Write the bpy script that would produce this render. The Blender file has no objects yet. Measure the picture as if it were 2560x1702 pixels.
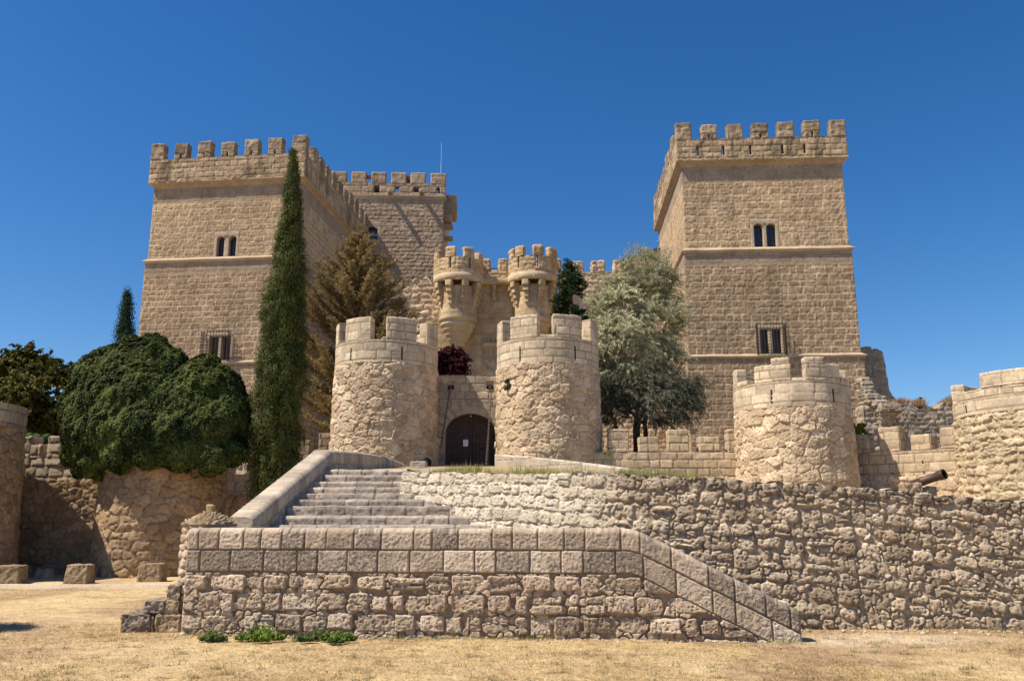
import bpy, math, numpy as np
from mathutils import Vector

# ------------------------------------------------------------------ scene basics
scene = bpy.context.scene
COL = scene.collection
F = 2100.0
TILT = math.atan(452.0 / F)
CT, ST = math.cos(TILT), math.sin(TILT)
EYE = 1.6
Q = 2560.0 / 2358.0
Zup = np.array([0., 0., 1.])


def ray(u, v):
    xc = (u - 1280.0) / F
    yc = (851.0 - v) / F
    return xc, CT - yc * ST, ST + yc * CT


def P(u, v, d):
    x, y, z = ray(u, v)
    s = d / y
    return np.array([x * s, d, EYE + z * s])


def Zv(v, d):
    return P(1280, v, d)[2]


def pl(u, v, O, U):
    """local (a, z) of the sight line u,v on the vertical plane through O along U"""
    x, y, z = ray(u, v)
    n = np.cross(U, Zup)
    s = (n[0] * O[0] + n[1] * O[1]) / (n[0] * x + n[1] * y)
    p = np.array([x * s, y * s, EYE + z * s])
    return float((p - O) @ U), float(p[2])


# ------------------------------------------------------------------ noise
def _hash(ix, iy, iz, seed):
    n = (ix * np.int64(374761393) + iy * np.int64(668265263) + iz * np.int64(1274126177) + np.int64(seed) * np.int64(974634217)) & np.int64(0xFFFFFFFF)
    n = ((n ^ (n >> 13)) * np.int64(1274126177)) & np.int64(0xFFFFFFFF)
    n = ((n ^ (n >> 15)) * np.int64(668265263)) & np.int64(0xFFFFFFFF)
    n = n ^ (n >> 16)
    return (n & np.int64(0xFFFFFF)) / float(0xFFFFFF)


def vnoise(p, f, seed=0):
    q = p * f
    i = np.floor(q).astype(np.int64)
    w = q - i
    w = w * w * (3 - 2 * w)
    x, y, z = i[..., 0], i[..., 1], i[..., 2]
    wx, wy, wz = w[..., 0], w[..., 1], w[..., 2]
    r = 0
    for dx in (0, 1):
        for dy in (0, 1):
            for dz in (0, 1):
                h = _hash(x + dx, y + dy, z + dz, seed)
                r = r + h * (wx if dx else 1 - wx) * (wy if dy else 1 - wy) * (wz if dz else 1 - wz)
    return r * 2 - 1


def fbm(p, f, octv=3, seed=0, gain=.5):
    r = 0
    a = 1.0
    t = 0
    for k in range(octv):
        r = r + a * vnoise(p, f * (2.03 ** k), seed + 17 * k)
        t += a
        a *= gain
    return r / t


def sstep(a, b, x):
    t = np.clip((x - a) / (b - a), 0, 1)
    return t * t * (3 - 2 * t)


def lerp(a, b, t):
    return a + (b - a) * t


# ------------------------------------------------------------------ masonry patterns
def ashlar(u, v, seed, bw, ch, jit=.12, rnd=.03, bounds=None):
    rng = np.random.RandomState(seed)
    if bounds is None:
        b = [v.min() - ch * (.2 + .8 * rng.rand())]
        while b[-1] < v.max() + ch:
            b.append(b[-1] + ch * (1 + jit * 2 * (rng.rand() - .5)))
        bounds = np.array(b)
    k = np.clip(np.searchsorted(bounds, v) - 1, 0, len(bounds) - 2)
    lo, hi = bounds[k], bounds[k + 1]
    L = np.zeros_like(u)
    R = np.zeros_like(u)
    cid = np.zeros_like(u)
    cid2 = np.zeros_like(u)
    u0, u1 = u.min(), u.max()
    for j in np.unique(k):
        e = [u0 - bw * (.1 + .9 * rng.rand())]
        while e[-1] < u1 + bw:
            e.append(e[-1] + bw * (.68 + .64 * rng.rand()))
        e = np.array(e)
        m = k == j
        i = np.clip(np.searchsorted(e, u[m]) - 1, 0, len(e) - 2)
        L[m] = e[i]
        R[m] = e[i + 1]
        cid[m] = rng.rand(len(e))[i]
        cid2[m] = rng.rand(len(e))[i]
    du = np.minimum(u - L, R - u)
    dv = np.minimum(v - lo, hi - v)
    d = np.minimum(du, dv)
    c = (du < rnd) & (dv < rnd)
    d = np.where(c, rnd - np.hypot(rnd - du, rnd - dv), d)
    return d, cid, cid2, u - (L + R) / 2, v - (lo + hi) / 2


def coursed(u, v, seed, bw, ch, jit=.15, rnd=.06, inset=.025, split=.2):
    """loosely coursed, separately rounded stones; negative distance = mortar"""
    rng = np.random.RandomState(seed)
    b = [v.min() - ch * (.2 + .8 * rng.rand())]
    while b[-1] < v.max() + ch:
        b.append(b[-1] + ch * (1 + jit * 2 * (rng.rand() - .5)))
    bounds = np.array(b)
    k = np.clip(np.searchsorted(bounds, v) - 1, 0, len(bounds) - 2)
    d = np.zeros_like(u); c1 = np.zeros_like(u); c2 = np.zeros_like(u); LU = np.zeros_like(u); LV = np.zeros_like(u)
    u0, u1 = u.min(), u.max()
    for j in np.unique(k):
        e = [u0 - bw * (.1 + .9 * rng.rand())]
        while e[-1] < u1 + bw * 2:
            e.append(e[-1] + bw * (.5 + 1.0 * rng.rand()))
        e = np.array(e); n = len(e)
        m = k == j
        i = np.clip(np.searchsorted(e, u[m]) - 1, 0, n - 2)
        lo, hi = bounds[j], bounds[j + 1]
        ins = inset * rng.rand(4, n) ** 1.5
        sp = rng.rand(n) < split
        ms = .38 + .24 * rng.rand(n)
        rad = rnd * (.35 + .9 * rng.rand(n))
        r1, r2, r3, r4 = rng.rand(4, n)
        L, R = e[i] + ins[0][i], e[i + 1] - ins[1][i]
        B, T = np.full(len(i), lo) + ins[2][i], np.full(len(i), hi) - ins[3][i]
        mid = lo + (hi - lo) * ms[i]
        up = sp[i] & (v[m] > mid); dn = sp[i] & ~up
        B = np.where(up, mid, B); T = np.where(dn, mid, T)
        cx, cy = (L + R) / 2, (B + T) / 2
        hx, hy = (R - L) / 2, (T - B) / 2
        rr = np.minimum(rad[i], np.minimum(hx, hy) * .95)
        qx = np.abs(u[m] - cx) - (hx - rr); qy = np.abs(v[m] - cy) - (hy - rr)
        sd = np.hypot(np.maximum(qx, 0), np.maximum(qy, 0)) + np.minimum(np.maximum(qx, qy), 0) - rr
        d[m] = -sd
        c1[m] = np.where(up, r3[i], r1[i]); c2[m] = np.where(up, r4[i], r2[i])
        LU[m] = u[m] - cx; LV[m] = v[m] - cy
    return d, c1, c2, LU, LV


def rubble(u, v, seed, cw, ch, jit=.75, jv=.45, var=.12):
    sc = cw / ch
    V = v * sc
    rows = np.floor(V / cw).astype(np.int64)
    best = np.full(u.shape, 1e9)
    bx = np.zeros_like(u); by = np.zeros_like(u); bw = np.zeros_like(u)
    bid = np.zeros_like(u); bid2 = np.zeros_like(u)
    cand = []
    for dj in (-2, -1, 0, 1, 2):
        j = rows + dj
        sh = _hash(j, j * 0, j * 0, seed + 5) * cw
        i0 = np.floor((u + sh) / cw).astype(np.int64)
        for di in (-2, -1, 0, 1, 2):
            i = i0 + di
            px = (i + .5 + jit * (_hash(i, j, j * 0, seed) - .5)) * cw - sh
            py = (j + .5 + jv * (_hash(i, j, j * 0 + 1, seed) - .5)) * cw
            w = (var * cw) ** 2 * 4 * (_hash(i, j, j * 0 + 2, seed) - .5)
            D = (u - px) ** 2 + (V - py) ** 2 - w
            m = D < best
            best = np.where(m, D, best)
            bx = np.where(m, px, bx); by = np.where(m, py, by); bw = np.where(m, w, bw)
            bid = np.where(m, _hash(i, j, j * 0 + 3, seed), bid)
            bid2 = np.where(m, _hash(i, j, j * 0 + 4, seed), bid2)
            cand.append((px, py, D))
    ed = np.full(u.shape, 1e9)
    for px, py, D in cand:
        dist = np.hypot(px - bx, py - by)
        same = dist < 1e-6
        e = (D - best) / (2 * np.where(same, 1, dist))
        ed = np.where(same, ed, np.minimum(ed, e))
    return ed, bid, bid2, u - bx, (V - by) / sc


def style(kind, bw, ch, depth, soft, pal, tone=.01, rough=.01, rf=9., warp=.02, joint=.008, jit=.12, jv=.45, var=.12, seam=None, pits=0.0, stain=.35, sf=.7, bounds=None, dome=.35,
          tilt=.12, fill=0.0, flush=0.0, cvar=.35, grain=.10, octv=4, lich=0.0, gf=30.0, rnd=.06, inset=.025, split=.2, wave=.12, streak=0.0):
    """a masonry finish: returns f(a, b, pos, seed) -> height, rgb"""
    lo, hi, mortar, dirt = [np.array(c, float) for c in pal]

    def f(a, b, pos, seed):
        sh = a.shape
        a = a.ravel(); b = b.ravel(); p = pos.reshape(-1, 3)
        wa = a + warp * vnoise(p, 4.5, seed + 31) + warp * .6 * vnoise(p, 12, seed + 33)
        wb = b + warp * vnoise(p, 4.5, seed + 32) + warp * .6 * vnoise(p, 12, seed + 34)
        if kind == 'ashlar':
            d, c1, c2, lu, lv = ashlar(wa, wb, seed, bw, ch, jit, rnd=soft * 1.3, bounds=bounds)
        elif kind == 'coursed':
            wb = wb + wave * fbm(p, .7, 2, seed + 37)
            d, c1, c2, lu, lv = coursed(wa, wb, seed, bw, ch, jit, rnd, inset, split)
        else:
            d, c1, c2, lu, lv = rubble(wa, wb, seed, bw, ch, jit=.85, jv=jv, var=var)
        c3 = (c1 * 7.31) % 1.0; c4 = (c2 * 5.77) % 1.0
        jw = joint * (.5 + c3)
        e = sstep(jw * .5, jw * .5 + soft, d)
        dm = np.clip(d / (min(bw, ch) * .5), 0, 1)
        n1 = fbm(p, rf, octv, seed + 3, .55)
        tl = np.clip((c3 - .5) * lu + (c4 - .5) * lv, -.2, .2) * 2 * tilt
        h = depth * e * (1 - dome + dome * np.sqrt(dm)) + (tone * (c2 - .5) + tl) * e + rough * n1 * (.45 + .55 * e)
        if pits:
            pt = vnoise(p, rf * 1.7, seed + 9) + .5 * vnoise(p, rf * 3.6, seed + 10)
            h = h - pits * sstep(.3, .8, pt) * e
        n2 = fbm(p, sf, 3, seed + 5)
        n3 = fbm(p, 5.0, 2, seed + 6)
        t = np.clip(c1 + cvar * n3, 0, 1)[:, None]
        rgb = lerp(lo, hi, t)
        em = (sstep(joint * .3, joint * .3 + soft * .7, d) if seam is None else sstep(seam * .4, seam * (.6 + .8 * c4), d))
        if fill:
            d2, f1, f2, _, _ = rubble(wa + 3.3, wb, seed + 71, bw * .36, ch * .4, jit=.9, jv=.8, var=.3)
            e2 = sstep(.004, .004 + soft * .6, d2) * (f2 > .3)
            hf = fill * depth * e2 + tone * .4 * (f1 - .5) * e2 + rough * .7 * n1
            use = (1 - e) * (hf > h)
            h = lerp(h, hf, use)
            em = np.maximum(em, e2 * use * .9)
            rgb = lerp(rgb, lerp(lo, hi, f1[:, None]), use[:, None])
        rgb = lerp(mortar, rgb, em[:, None])
        if flush:
            m = flush * sstep(-.05, .35, fbm(p, 1.1, 3, seed + 14) + .25 * n3)
            hf = depth * (.72 + .22 * e) + rough * 1.1 * n1
            h = lerp(h, hf, m)
            rgb = lerp(rgb, lerp(mortar * 1.12, rgb, .35), (m * (1 - .6 * e))[:, None])
        rgb = rgb * (1 + grain * n1[:, None])
        s = (stain * sstep(.02, .55, n2 + .3 * n3))[:, None]
        if streak:
            sk = streak * sstep(.02, .42, fbm(p * np.array([1, 1, .13]), 2.6, 3, seed + 41) + .35 * n2)
            rgb = lerp(rgb, dirt * .85, sk[:, None])
        if lich:
            nf = fbm(p, gf, 3, seed + 15)
            rgb = rgb * (1 + .16 * nf[:, None])
            lk = lich * sstep(.5, .72, c4 + .2 * n3) * sstep(-.55, .3, nf + .4 * n1)
            rgb = lerp(rgb, dirt, lk[:, None])
        rgb = lerp(rgb, dirt * (1 + .2 * n1[:, None]), s)
        return h.reshape(sh), np.clip(rgb, .01, .95).reshape(sh + (3,))
    return f


def plain(rgb, rough=.006, rf=12, var=.12, stain=.2, dirt=(.16, .14, .12)):
    base = np.array(rgb); dirt = np.array(dirt)

    def f(a, b, pos, seed):
        n = fbm(pos, rf, 3, seed)
        n2 = fbm(pos, 1.3, 3, seed + 2)
        c = base * (1 + var * n[..., None])
        return rough * n, np.clip(lerp(c, dirt, stain * sstep(.0, .6, n2)[..., None]), .01, .95)
    return f


# ------------------------------------------------------------------ mesh builder
class MB:
    def __init__(s):
        s.v = []; s.c = []; s.q = []; s.t = []; s.qs = []; s.ts = []; s.n = 0

    def add(s, verts, cols, quads=None, tris=None, smooth=True):
        verts = np.asarray(verts, float).reshape(-1, 3)
        cols = np.asarray(cols, float)
        if cols.ndim == 1:
            cols = np.repeat(cols[None, :], len(verts), 0)
        s.v.append(verts); s.c.append(cols.reshape(-1, 3))
        if quads is not None and len(quads):
            q = np.asarray(quads, np.int64).reshape(-1, 4) + s.n
            s.q.append(q); s.qs.append(np.full(len(q), smooth))
        if tris is not None and len(tris):
            t = np.asarray(tris, np.int64).reshape(-1, 3) + s.n
            s.t.append(t); s.ts.append(np.full(len(t), smooth))
        s.n += len(verts)

    def grid(s, Pm, C, mask=None, flip=False, smooth=True):
        nv, nu = Pm.shape[:2]
        idx = np.arange(nv * nu).reshape(nv, nu)
        q = np.stack([idx[:-1, :-1], idx[:-1, 1:], idx[1:, 1:], idx[1:, :-1]], -1)
        if flip:
            q = q[..., ::-1]
        q = q[mask] if mask is not None else q.reshape(-1, 4)
        C = np.asarray(C, float)
        if C.ndim == 1:
            C = np.broadcast_to(C, Pm.shape)
        s.add(Pm.reshape(-1, 3), C.reshape(-1, 3), q, smooth=smooth)

    def quad(s, a, b, c, d, col):
        s.add([a, b, c, d], np.array(col), [[0, 1, 2, 3]], smooth=False)

    def box(s, mp, a0, a1, b0, b1, c0, c1, col):
        k = [mp(np.array(a), np.array(b), np.array(c)) for c in (c0, c1) for b in (b0, b1) for a in (a0, a1)]
        for f in ((4, 5, 7, 6), (1, 0, 2, 3), (0, 4, 6, 2), (5, 1, 3, 7), (6, 7, 3, 2), (0, 1, 5, 4)):
            s.quad(k[f[0]], k[f[1]], k[f[2]], k[f[3]], col)

    def tube(s, pts, rad, col, n=8, cap=True):
        pts = np.asarray(pts, float)
        rad = np.broadcast_to(np.asarray(rad, float), (len(pts),))
        ring = []
        for i in range(len(pts)):
            t = pts[min(i + 1, len(pts) - 1)] - pts[max(i - 1, 0)]
            t = t / (np.linalg.norm(t) + 1e-9)
            r = np.array([1., 0, 0]) if abs(t[0]) < .8 else np.array([0, 1., 0])
            x = np.cross(t, r); x /= np.linalg.norm(x)
            y = np.cross(t, x)
            an = np.linspace(0, 2 * np.pi, n + 1)
            ring.append(pts[i] + rad[i] * (np.cos(an)[:, None] * x + np.sin(an)[:, None] * y))
        s.grid(np.array(ring), col)
        if cap:
            for i in (0, -1):
                rr = ring[i][:-1]
                s.add(np.vstack([rr, rr.mean(0)]), np.array(col), tris=[[j, (j + 1) % n, n] for j in range(n)], smooth=False)

    def lathe(s, c, prof, col, n=40, th0=0, th1=2 * np.pi, axis=None):
        """prof: list of (r, z)"""
        th = np.linspace(th0, th1, n + 1)
        pr = np.array(prof, float)
        Pm = np.zeros((len(pr), n + 1, 3))
        Pm[..., 0] = c[0] + pr[:, :1] * np.sin(th)
        Pm[..., 1] = c[1] - pr[:, :1] * np.cos(th)
        Pm[..., 2] = pr[:, 1:2]
        s.grid(Pm, col)

    def arrays(s):
        return np.vstack(s.v), np.vstack(s.c)

    def build(s, name, mat, parent=None, origin=None):
        V, C = s.arrays()
        if parent is not None:
            o = np.array(parent.matrix_world.translation) if False else np.array(parent['_o'])
        else:
            o = np.array(origin if origin is not None else [(V[:, 0].min() + V[:, 0].max()) / 2, (V[:, 1].min() + V[:, 1].max()) / 2, V[:, 2].min()])
        V = V - o
        me = bpy.data.meshes.new(name)
        q = np.vstack(s.q) if s.q else np.zeros((0, 4), np.int64)
        t = np.vstack(s.t) if s.t else np.zeros((0, 3), np.int64)
        me.vertices.add(len(V))
        me.vertices.foreach_set('co', V.astype(np.float32).ravel())
        nl = q.size + t.size
        me.loops.add(nl)
        me.loops.foreach_set('vertex_index', np.concatenate([q.ravel(), t.ravel()]).astype(np.int32))
        me.polygons.add(len(q) + len(t))
        st = np.concatenate([np.arange(len(q)) * 4, q.size + np.arange(len(t)) * 3]).astype(np.int32)
        me.polygons.foreach_set('loop_start', st)
        sm = np.concatenate(s.qs + s.ts) if (s.qs or s.ts) else np.zeros(0, bool)
        me.polygons.foreach_set('use_smooth', sm)
        at = me.attributes.new('Col', 'FLOAT_COLOR', 'POINT')
        at.data.foreach_set('color', np.hstack([C, np.ones((len(C), 1))]).astype(np.float32).ravel())
        me.update(calc_edges=True)
        me.validate()
        me.materials.append(mat)
        ob = bpy.data.objects.new(name, me)
        COL.objects.link(ob)
        if parent is not None:
            ob.parent = parent
            if parent.type == 'MESH':
                ob.location = (0, 0, 0)
        else:
            ob.location = o
        ob['_o'] = [float(x) for x in o]
        return ob


def thing(name, label, cat, loc, group=None, kind=None):
    o = bpy.data.objects.new(name, None)
    COL.objects.link(o)
    o.location = loc
    o['_o'] = [float(x) for x in loc]
    o.empty_display_size = .2
    return tag(o, label, cat, group, kind)


def tag(o, label, cat=None, group=None, kind=None):
    o['label'] = label
    if cat: o['category'] = cat
    if group: o['group'] = group
    if kind: o['kind'] = kind
    return o


def frame(O, U):
    O = np.array(O, float); U = np.array(U, float)
    N = np.cross(U, Zup)

    def mp(a, b, c):
        a = np.asarray(a, float)[..., None]; b = np.asarray(b, float)[..., None]; c = np.asarray(c, float)[..., None]
        r = O + a * U + c * N
        return r + (b - 0) * Zup if O[2] == 0 else r + b * Zup
    return mp


def polar(cx, cy, R):
    """a = arc length from the front (towards the camera, positive to the right), b = z, c = outward"""
    def mp(a, b, c):
        a, b, c = np.broadcast_arrays(np.asarray(a, float), np.asarray(b, float), np.asarray(c, float))
        th = a / R
        r = R + c
        return np.stack([cx + r * np.sin(th), cy - r * np.cos(th), b], -1)
    return mp


def lines(a0, a1, res, extra=()):
    n = max(2, int(round((a1 - a0) / res)) + 1)
    x = np.linspace(a0, a1, n)
    for e in extra:
        if a0 < e < a1:
            x = x[np.abs(x - e) > res * .35]
            x = np.append(x, e)
    return np.unique(np.round(x, 5))


def panel(M, mp, a0, a1, b0, b1, res, st, seed=0, holes=(), thick=None, fade=.05, fades='lr', skirts='lrtb', cut=None, topfn=None, back=True, resb=None):
    """relief wall face. holes: (a0,a1,b0,b1) cut right through; cut(a,b): cells left out; topfn(a): ragged top"""
    us = lines(a0, a1, res, [e for h in holes for e in h[:2]])
    vs = lines(b0, b1, resb or res, [e for h in holes for e in h[2:]])
    A, B = np.meshgrid(us, vs)
    if topfn is not None:
        B = b0 + (B - b0) * ((topfn(A) - b0) / (b1 - b0))
    pos = mp(A, B, np.zeros_like(A))
    h, C = st(A, B, pos, seed)
    w = np.ones_like(A)
    if fade:
        if 'l' in fades: w = np.minimum(w, np.clip((A - a0) / fade, 0, 1))
        if 'r' in fades: w = np.minimum(w, np.clip((a1 - A) / fade, 0, 1))
        if 't' in fades: w = np.minimum(w, np.clip((B.max(0)[None, :] - B) / fade, 0, 1))
        if 'b' in fades: w = np.minimum(w, np.clip((B - b0) / fade, 0, 1))
        for q in holes:
            dx = np.maximum(np.maximum(q[0] - A, A - q[1]), 0)
            dy = np.maximum(np.maximum(q[2] - B, B - q[3]), 0)
            w = np.minimum(w, np.clip(np.hypot(dx, dy) / fade, 0, 1))
    h = h * w
    Pm = mp(A, B, h)
    ca = (A[:-1, :-1] + A[1:, 1:]) / 2
    cb = (B[:-1, :-1] + B[1:, 1:]) / 2
    mask = np.ones(ca.shape, bool)
    for q in holes:
        mask &= ~((ca > q[0]) & (ca < q[1]) & (cb > q[2]) & (cb < q[3]))
    if cut is not None:
        mask &= ~cut(ca, cb)
    M.grid(Pm, C, mask)
    if thick:
        def strip(sl, flip):
            k = np.linspace(0, 1, 4)[:, None]
            c = lerp(h[sl], -thick, k)
            aa = np.broadcast_to(A[sl], c.shape); bb = np.broadcast_to(B[sl], c.shape)
            M.grid(mp(aa, bb, c), np.broadcast_to(C[sl], c.shape + (3,)), flip=flip)
        if 't' in skirts: strip(np.s_[-1, :], False)
        if 'b' in skirts: strip(np.s_[0, :], True)
        if 'l' in skirts: strip(np.s_[:, 0], False)
        if 'r' in skirts: strip(np.s_[:, -1], True)
        mc = C.reshape(-1, 3).mean(0)
        if back:
            m2 = mask
            M.grid(mp(A, B, np.full_like(A, -thick)), C, m2, flip=True)
        for q in holes:
            for (x0, y0, x1, y1) in ((q[0], q[2], q[0], q[3]), (q[1], q[3], q[1], q[2]), (q[0], q[3], q[1], q[3]), (q[1], q[2], q[0], q[2])):
                M.quad(mp(x0, y0, .0), mp(x0, y0, -thick), mp(x1, y1, -thick), mp(x1, y1, .0), mc)


def block(M, mp, a0, a1, b0, b1, c0, c1, res, st, seed=0, r=.02, amp=.006, af=6., faces='fblrtd', warpf=None):
    """rounded, weathered box in the local frame of mp"""
    dims = np.array([a1 - a0, b1 - b0, c1 - c0]); o = np.array([a0, b0, c0])
    spec = {'f': (0, 1, 2, 1), 'b': (0, 1, 2, 0), 'r': (2, 1, 0, 1), 'l': (2, 1, 0, 0), 't': (0, 2, 1, 1), 'd': (0, 2, 1, 0)}
    for k in faces:
        i, j, n, side = spec[k]
        x = lines(0, dims[i], res) if dims[i] > res else np.array([0, dims[i]])
        y = lines(0, dims[j], res) if dims[j] > res else np.array([0, dims[j]])
        if r > 0:
            rr = min(r, dims[i] * .3, dims[j] * .3)
            x = np.unique(np.concatenate([x[(x <= 0) | (x >= dims[i]) | ((x > rr * 1.3) & (x < dims[i] - rr * 1.3))], [rr * .35, rr, dims[i] - rr, dims[i] - rr * .35]]))
            y = np.unique(np.concatenate([y[(y <= 0) | (y >= dims[j]) | ((y > rr * 1.3) & (y < dims[j] - rr * 1.3))], [rr * .35, rr, dims[j] - rr, dims[j] - rr * .35]]))
        X, Y = np.meshgrid(x, y)
        L = np.zeros(X.shape + (3,))
        L[..., i] = X; L[..., j] = Y; L[..., n] = dims[n] * side
        L += o
        pos = mp(L[..., 0], L[..., 1], L[..., 2])
        if k in 'fb': h, C = st(L[..., 0], L[..., 1], pos, seed)
        elif k in 'lr': h, C = st(L[..., 2] + 7.3, L[..., 1], pos, seed)
        else: h, C = st(L[..., 0], L[..., 1] * 0 + (b1 + b0) / 2 , pos, seed)
        e = max(r, 1e-4)
        fi0 = np.clip(1 - X / e, 0, 1) ** 2; fi1 = np.clip(1 - (dims[i] - X) / e, 0, 1) ** 2
        fj0 = np.clip(1 - Y / e, 0, 1) ** 2; fj1 = np.clip(1 - (dims[j] - Y) / e, 0, 1) ** 2
        fm = np.maximum(np.maximum(fi0, fi1), np.maximum(fj0, fj1))
        sg = 1 if side else -1
        D = np.zeros_like(L)
        D[..., n] = sg * (h * (1 - fm) - e * .34 * fm)
        D[..., i] += e * .34 * (fi0 - fi1)
        D[..., j] += e * .34 * (fj0 - fj1)
        if amp:
            for ax in range(3):
                D[..., ax] += amp * fbm(pos, af, 2, seed * 3 + ax + 1)
        L = L + D
        if warpf is not None:
            L = warpf(L)
        flip = (k in 'blt') if True else False
        # orientation: (i, j, n) right-handed in (a, b, c) with c outward = a x b
        cyc = (i, j, n) in ((0, 1, 2), (1, 2, 0), (2, 0, 1))
        fl = (not cyc) if side else cyc
        M.grid(mp(L[..., 0], L[..., 1], L[..., 2]), C, flip=fl)


# ------------------------------------------------------------------ materials
def nodes(name):
    m = bpy.data.materials.new(name)
    m.use_nodes = True
    nt = m.node_tree
    return m, nt, nt.nodes['Principled BSDF'], nt.nodes.new, nt.links.new


def mat_stone(name, scale=1.0, bump=.5, rough=.93):
    m, nt, b, N, Lk = nodes(name)
    at = N('ShaderNodeAttribute'); at.attribute_name = 'Col'
    tc = N('ShaderNodeTexCoord')
    n1 = N('ShaderNodeTexNoise'); n1.inputs['Scale'].default_value = 14 * scale; n1.inputs['Detail'].default_value = 8; n1.inputs['Roughness'].default_value = .65
    n2 = N('ShaderNodeTexNoise'); n2.inputs['Scale'].default_value = 2.2 * scale; n2.inputs['Detail'].default_value = 5
    Lk(tc.outputs['Object'], n1.inputs['Vector']); Lk(tc.outputs['Object'], n2.inputs['Vector'])
    mr = N('ShaderNodeMapRange'); mr.inputs[1].default_value = .3; mr.inputs[2].default_value = .7; mr.inputs[3].default_value = .78; mr.inputs[4].default_value = 1.18
    Lk(n1.outputs['Fac'], mr.inputs[0])
    mr2 = N('ShaderNodeMapRange'); mr2.inputs[1].default_value = .3; mr2.inputs[2].default_value = .7; mr2.inputs[3].default_value = .86; mr2.inputs[4].default_value = 1.12
    Lk(n2.outputs['Fac'], mr2.inputs[0])
    mu = N('ShaderNodeMath'); mu.operation = 'MULTIPLY'; Lk(mr.outputs[0], mu.inputs[0]); Lk(mr2.outputs[0], mu.inputs[1])
    vm = N('ShaderNodeVectorMath'); vm.operation = 'SCALE'; Lk(at.outputs['Color'], vm.inputs[0]); Lk(mu.outputs[0], vm.inputs['Scale'])
    Lk(vm.outputs[0], b.inputs['Base Color'])
    bp = N('ShaderNodeBump'); bp.inputs['Strength'].default_value = bump; bp.inputs['Distance'].default_value = .02
    n3 = N('ShaderNodeTexNoise'); n3.inputs['Scale'].default_value = 34 * scale; n3.inputs['Detail'].default_value = 6; n3.inputs['Roughness'].default_value = .7
    Lk(tc.outputs['Object'], n3.inputs['Vector'])
    Lk(n3.outputs['Fac'], bp.inputs['Height']); Lk(bp.outputs['Normal'], b.inputs['Normal'])
    b.inputs['Roughness'].default_value = rough
    b.inputs['Specular IOR Level'].default_value = .15
    return m


def mat_attr(name, rough=.7, spec=.3, trans=0.0, metal=0.0):
    m, nt, b, N, Lk = nodes(name)
    at = N('ShaderNodeAttribute'); at.attribute_name = 'Col'
    tc = N('ShaderNodeTexCoord')
    nz = N('ShaderNodeTexNoise'); nz.inputs['Scale'].default_value = 6; nz.inputs['Detail'].default_value = 4
    Lk(tc.outputs['Object'], nz.inputs['Vector'])
    mr = N('ShaderNodeMapRange'); mr.inputs[1].default_value = .3; mr.inputs[2].default_value = .7; mr.inputs[3].default_value = .8; mr.inputs[4].default_value = 1.2
    Lk(nz.outputs['Fac'], mr.inputs[0])
    vm = N('ShaderNodeVectorMath'); vm.operation = 'SCALE'; Lk(at.outputs['Color'], vm.inputs[0]); Lk(mr.outputs[0], vm.inputs['Scale'])
    Lk(vm.outputs[0], b.inputs['Base Color'])
    b.inputs['Roughness'].default_value = rough
    b.inputs['Specular IOR Level'].default_value = spec
    b.inputs['Metallic'].default_value = metal
    if trans:
        out = nt.nodes['Material Output']
        tr = N('ShaderNodeBsdfTranslucent'); Lk(vm.outputs[0], tr.inputs['Color'])
        mx = N('ShaderNodeMixShader'); mx.inputs[0].default_value = trans
        Lk(b.outputs[0], mx.inputs[1]); Lk(tr.outputs[0], mx.inputs[2]); Lk(mx.outputs[0], out.inputs['Surface'])
    return m


M_near = mat_stone('granular_stone', 1.5, 1.0)
M_stone = mat_stone('limestone', .8, .8)
M_far = mat_stone('tower_stone', .55, .45)
M_leaf = mat_attr('foliage', .75, .12, .2)
M_dry = mat_attr('dry_plant', .8, .1, .25)
M_bark = mat_attr('bark', .9, .1)
M_wood = mat_attr('old_timber', .75, .2)
M_iron = mat_attr('rusted_iron', .55, .4, 0, .4)
M_glass = mat_attr('window_glass', .12, .6)
M_paper = mat_attr('paper', .8, .1)
M_tile = mat_attr('roof_tile', .85, .1)

# palettes: low, high, mortar, dirt (linear albedo)
PAL_GATE = ((0.437, 0.322, 0.214), (0.666, 0.52, 0.367), (0.52, 0.386, 0.256), (0.26, 0.203, 0.149))
PAL_GATEASH = ((0.515, 0.414, 0.294), (0.68, 0.552, 0.405), (0.268, 0.202, 0.138), (0.319, 0.256, 0.193))
PAL_TOWER = ((0.284, 0.196, 0.127), (0.386, 0.276, 0.179), (0.49, 0.366, 0.243), (0.225, 0.161, 0.106))
PAL_TOWERU = ((0.364, 0.26, 0.162), (0.493, 0.364, 0.231), (0.578, 0.437, 0.284), (0.257, 0.187, 0.123))
PAL_PARA = ((0.3, 0.213, 0.133), (0.493, 0.374, 0.246), (0.321, 0.244, 0.167), (0.128, 0.099, 0.068))
PAL_KEEP = ((0.353, 0.25, 0.167), (0.482, 0.359, 0.246), (0.268, 0.198, 0.138), (0.268, 0.203, 0.148))
PAL_NEAR = ((.37, .29, .215), (.68, .555, .435), (.2, .15, .11), (.13, .11, .095))
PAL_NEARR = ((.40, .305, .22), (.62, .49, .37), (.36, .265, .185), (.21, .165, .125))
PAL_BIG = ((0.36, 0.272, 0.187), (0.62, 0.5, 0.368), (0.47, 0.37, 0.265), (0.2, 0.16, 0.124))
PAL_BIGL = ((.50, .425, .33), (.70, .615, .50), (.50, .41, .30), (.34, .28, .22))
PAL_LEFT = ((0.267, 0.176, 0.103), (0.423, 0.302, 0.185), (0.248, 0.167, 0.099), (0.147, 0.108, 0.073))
PAL_CURT = ((0.453, 0.35, 0.234), (0.618, 0.492, 0.347), (0.206, 0.158, 0.108), (0.278, 0.222, 0.162))
PAL_RUIN = ((.25, .205, .165), (.42, .35, .275), (.22, .175, .135), (.17, .145, .12))
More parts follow.
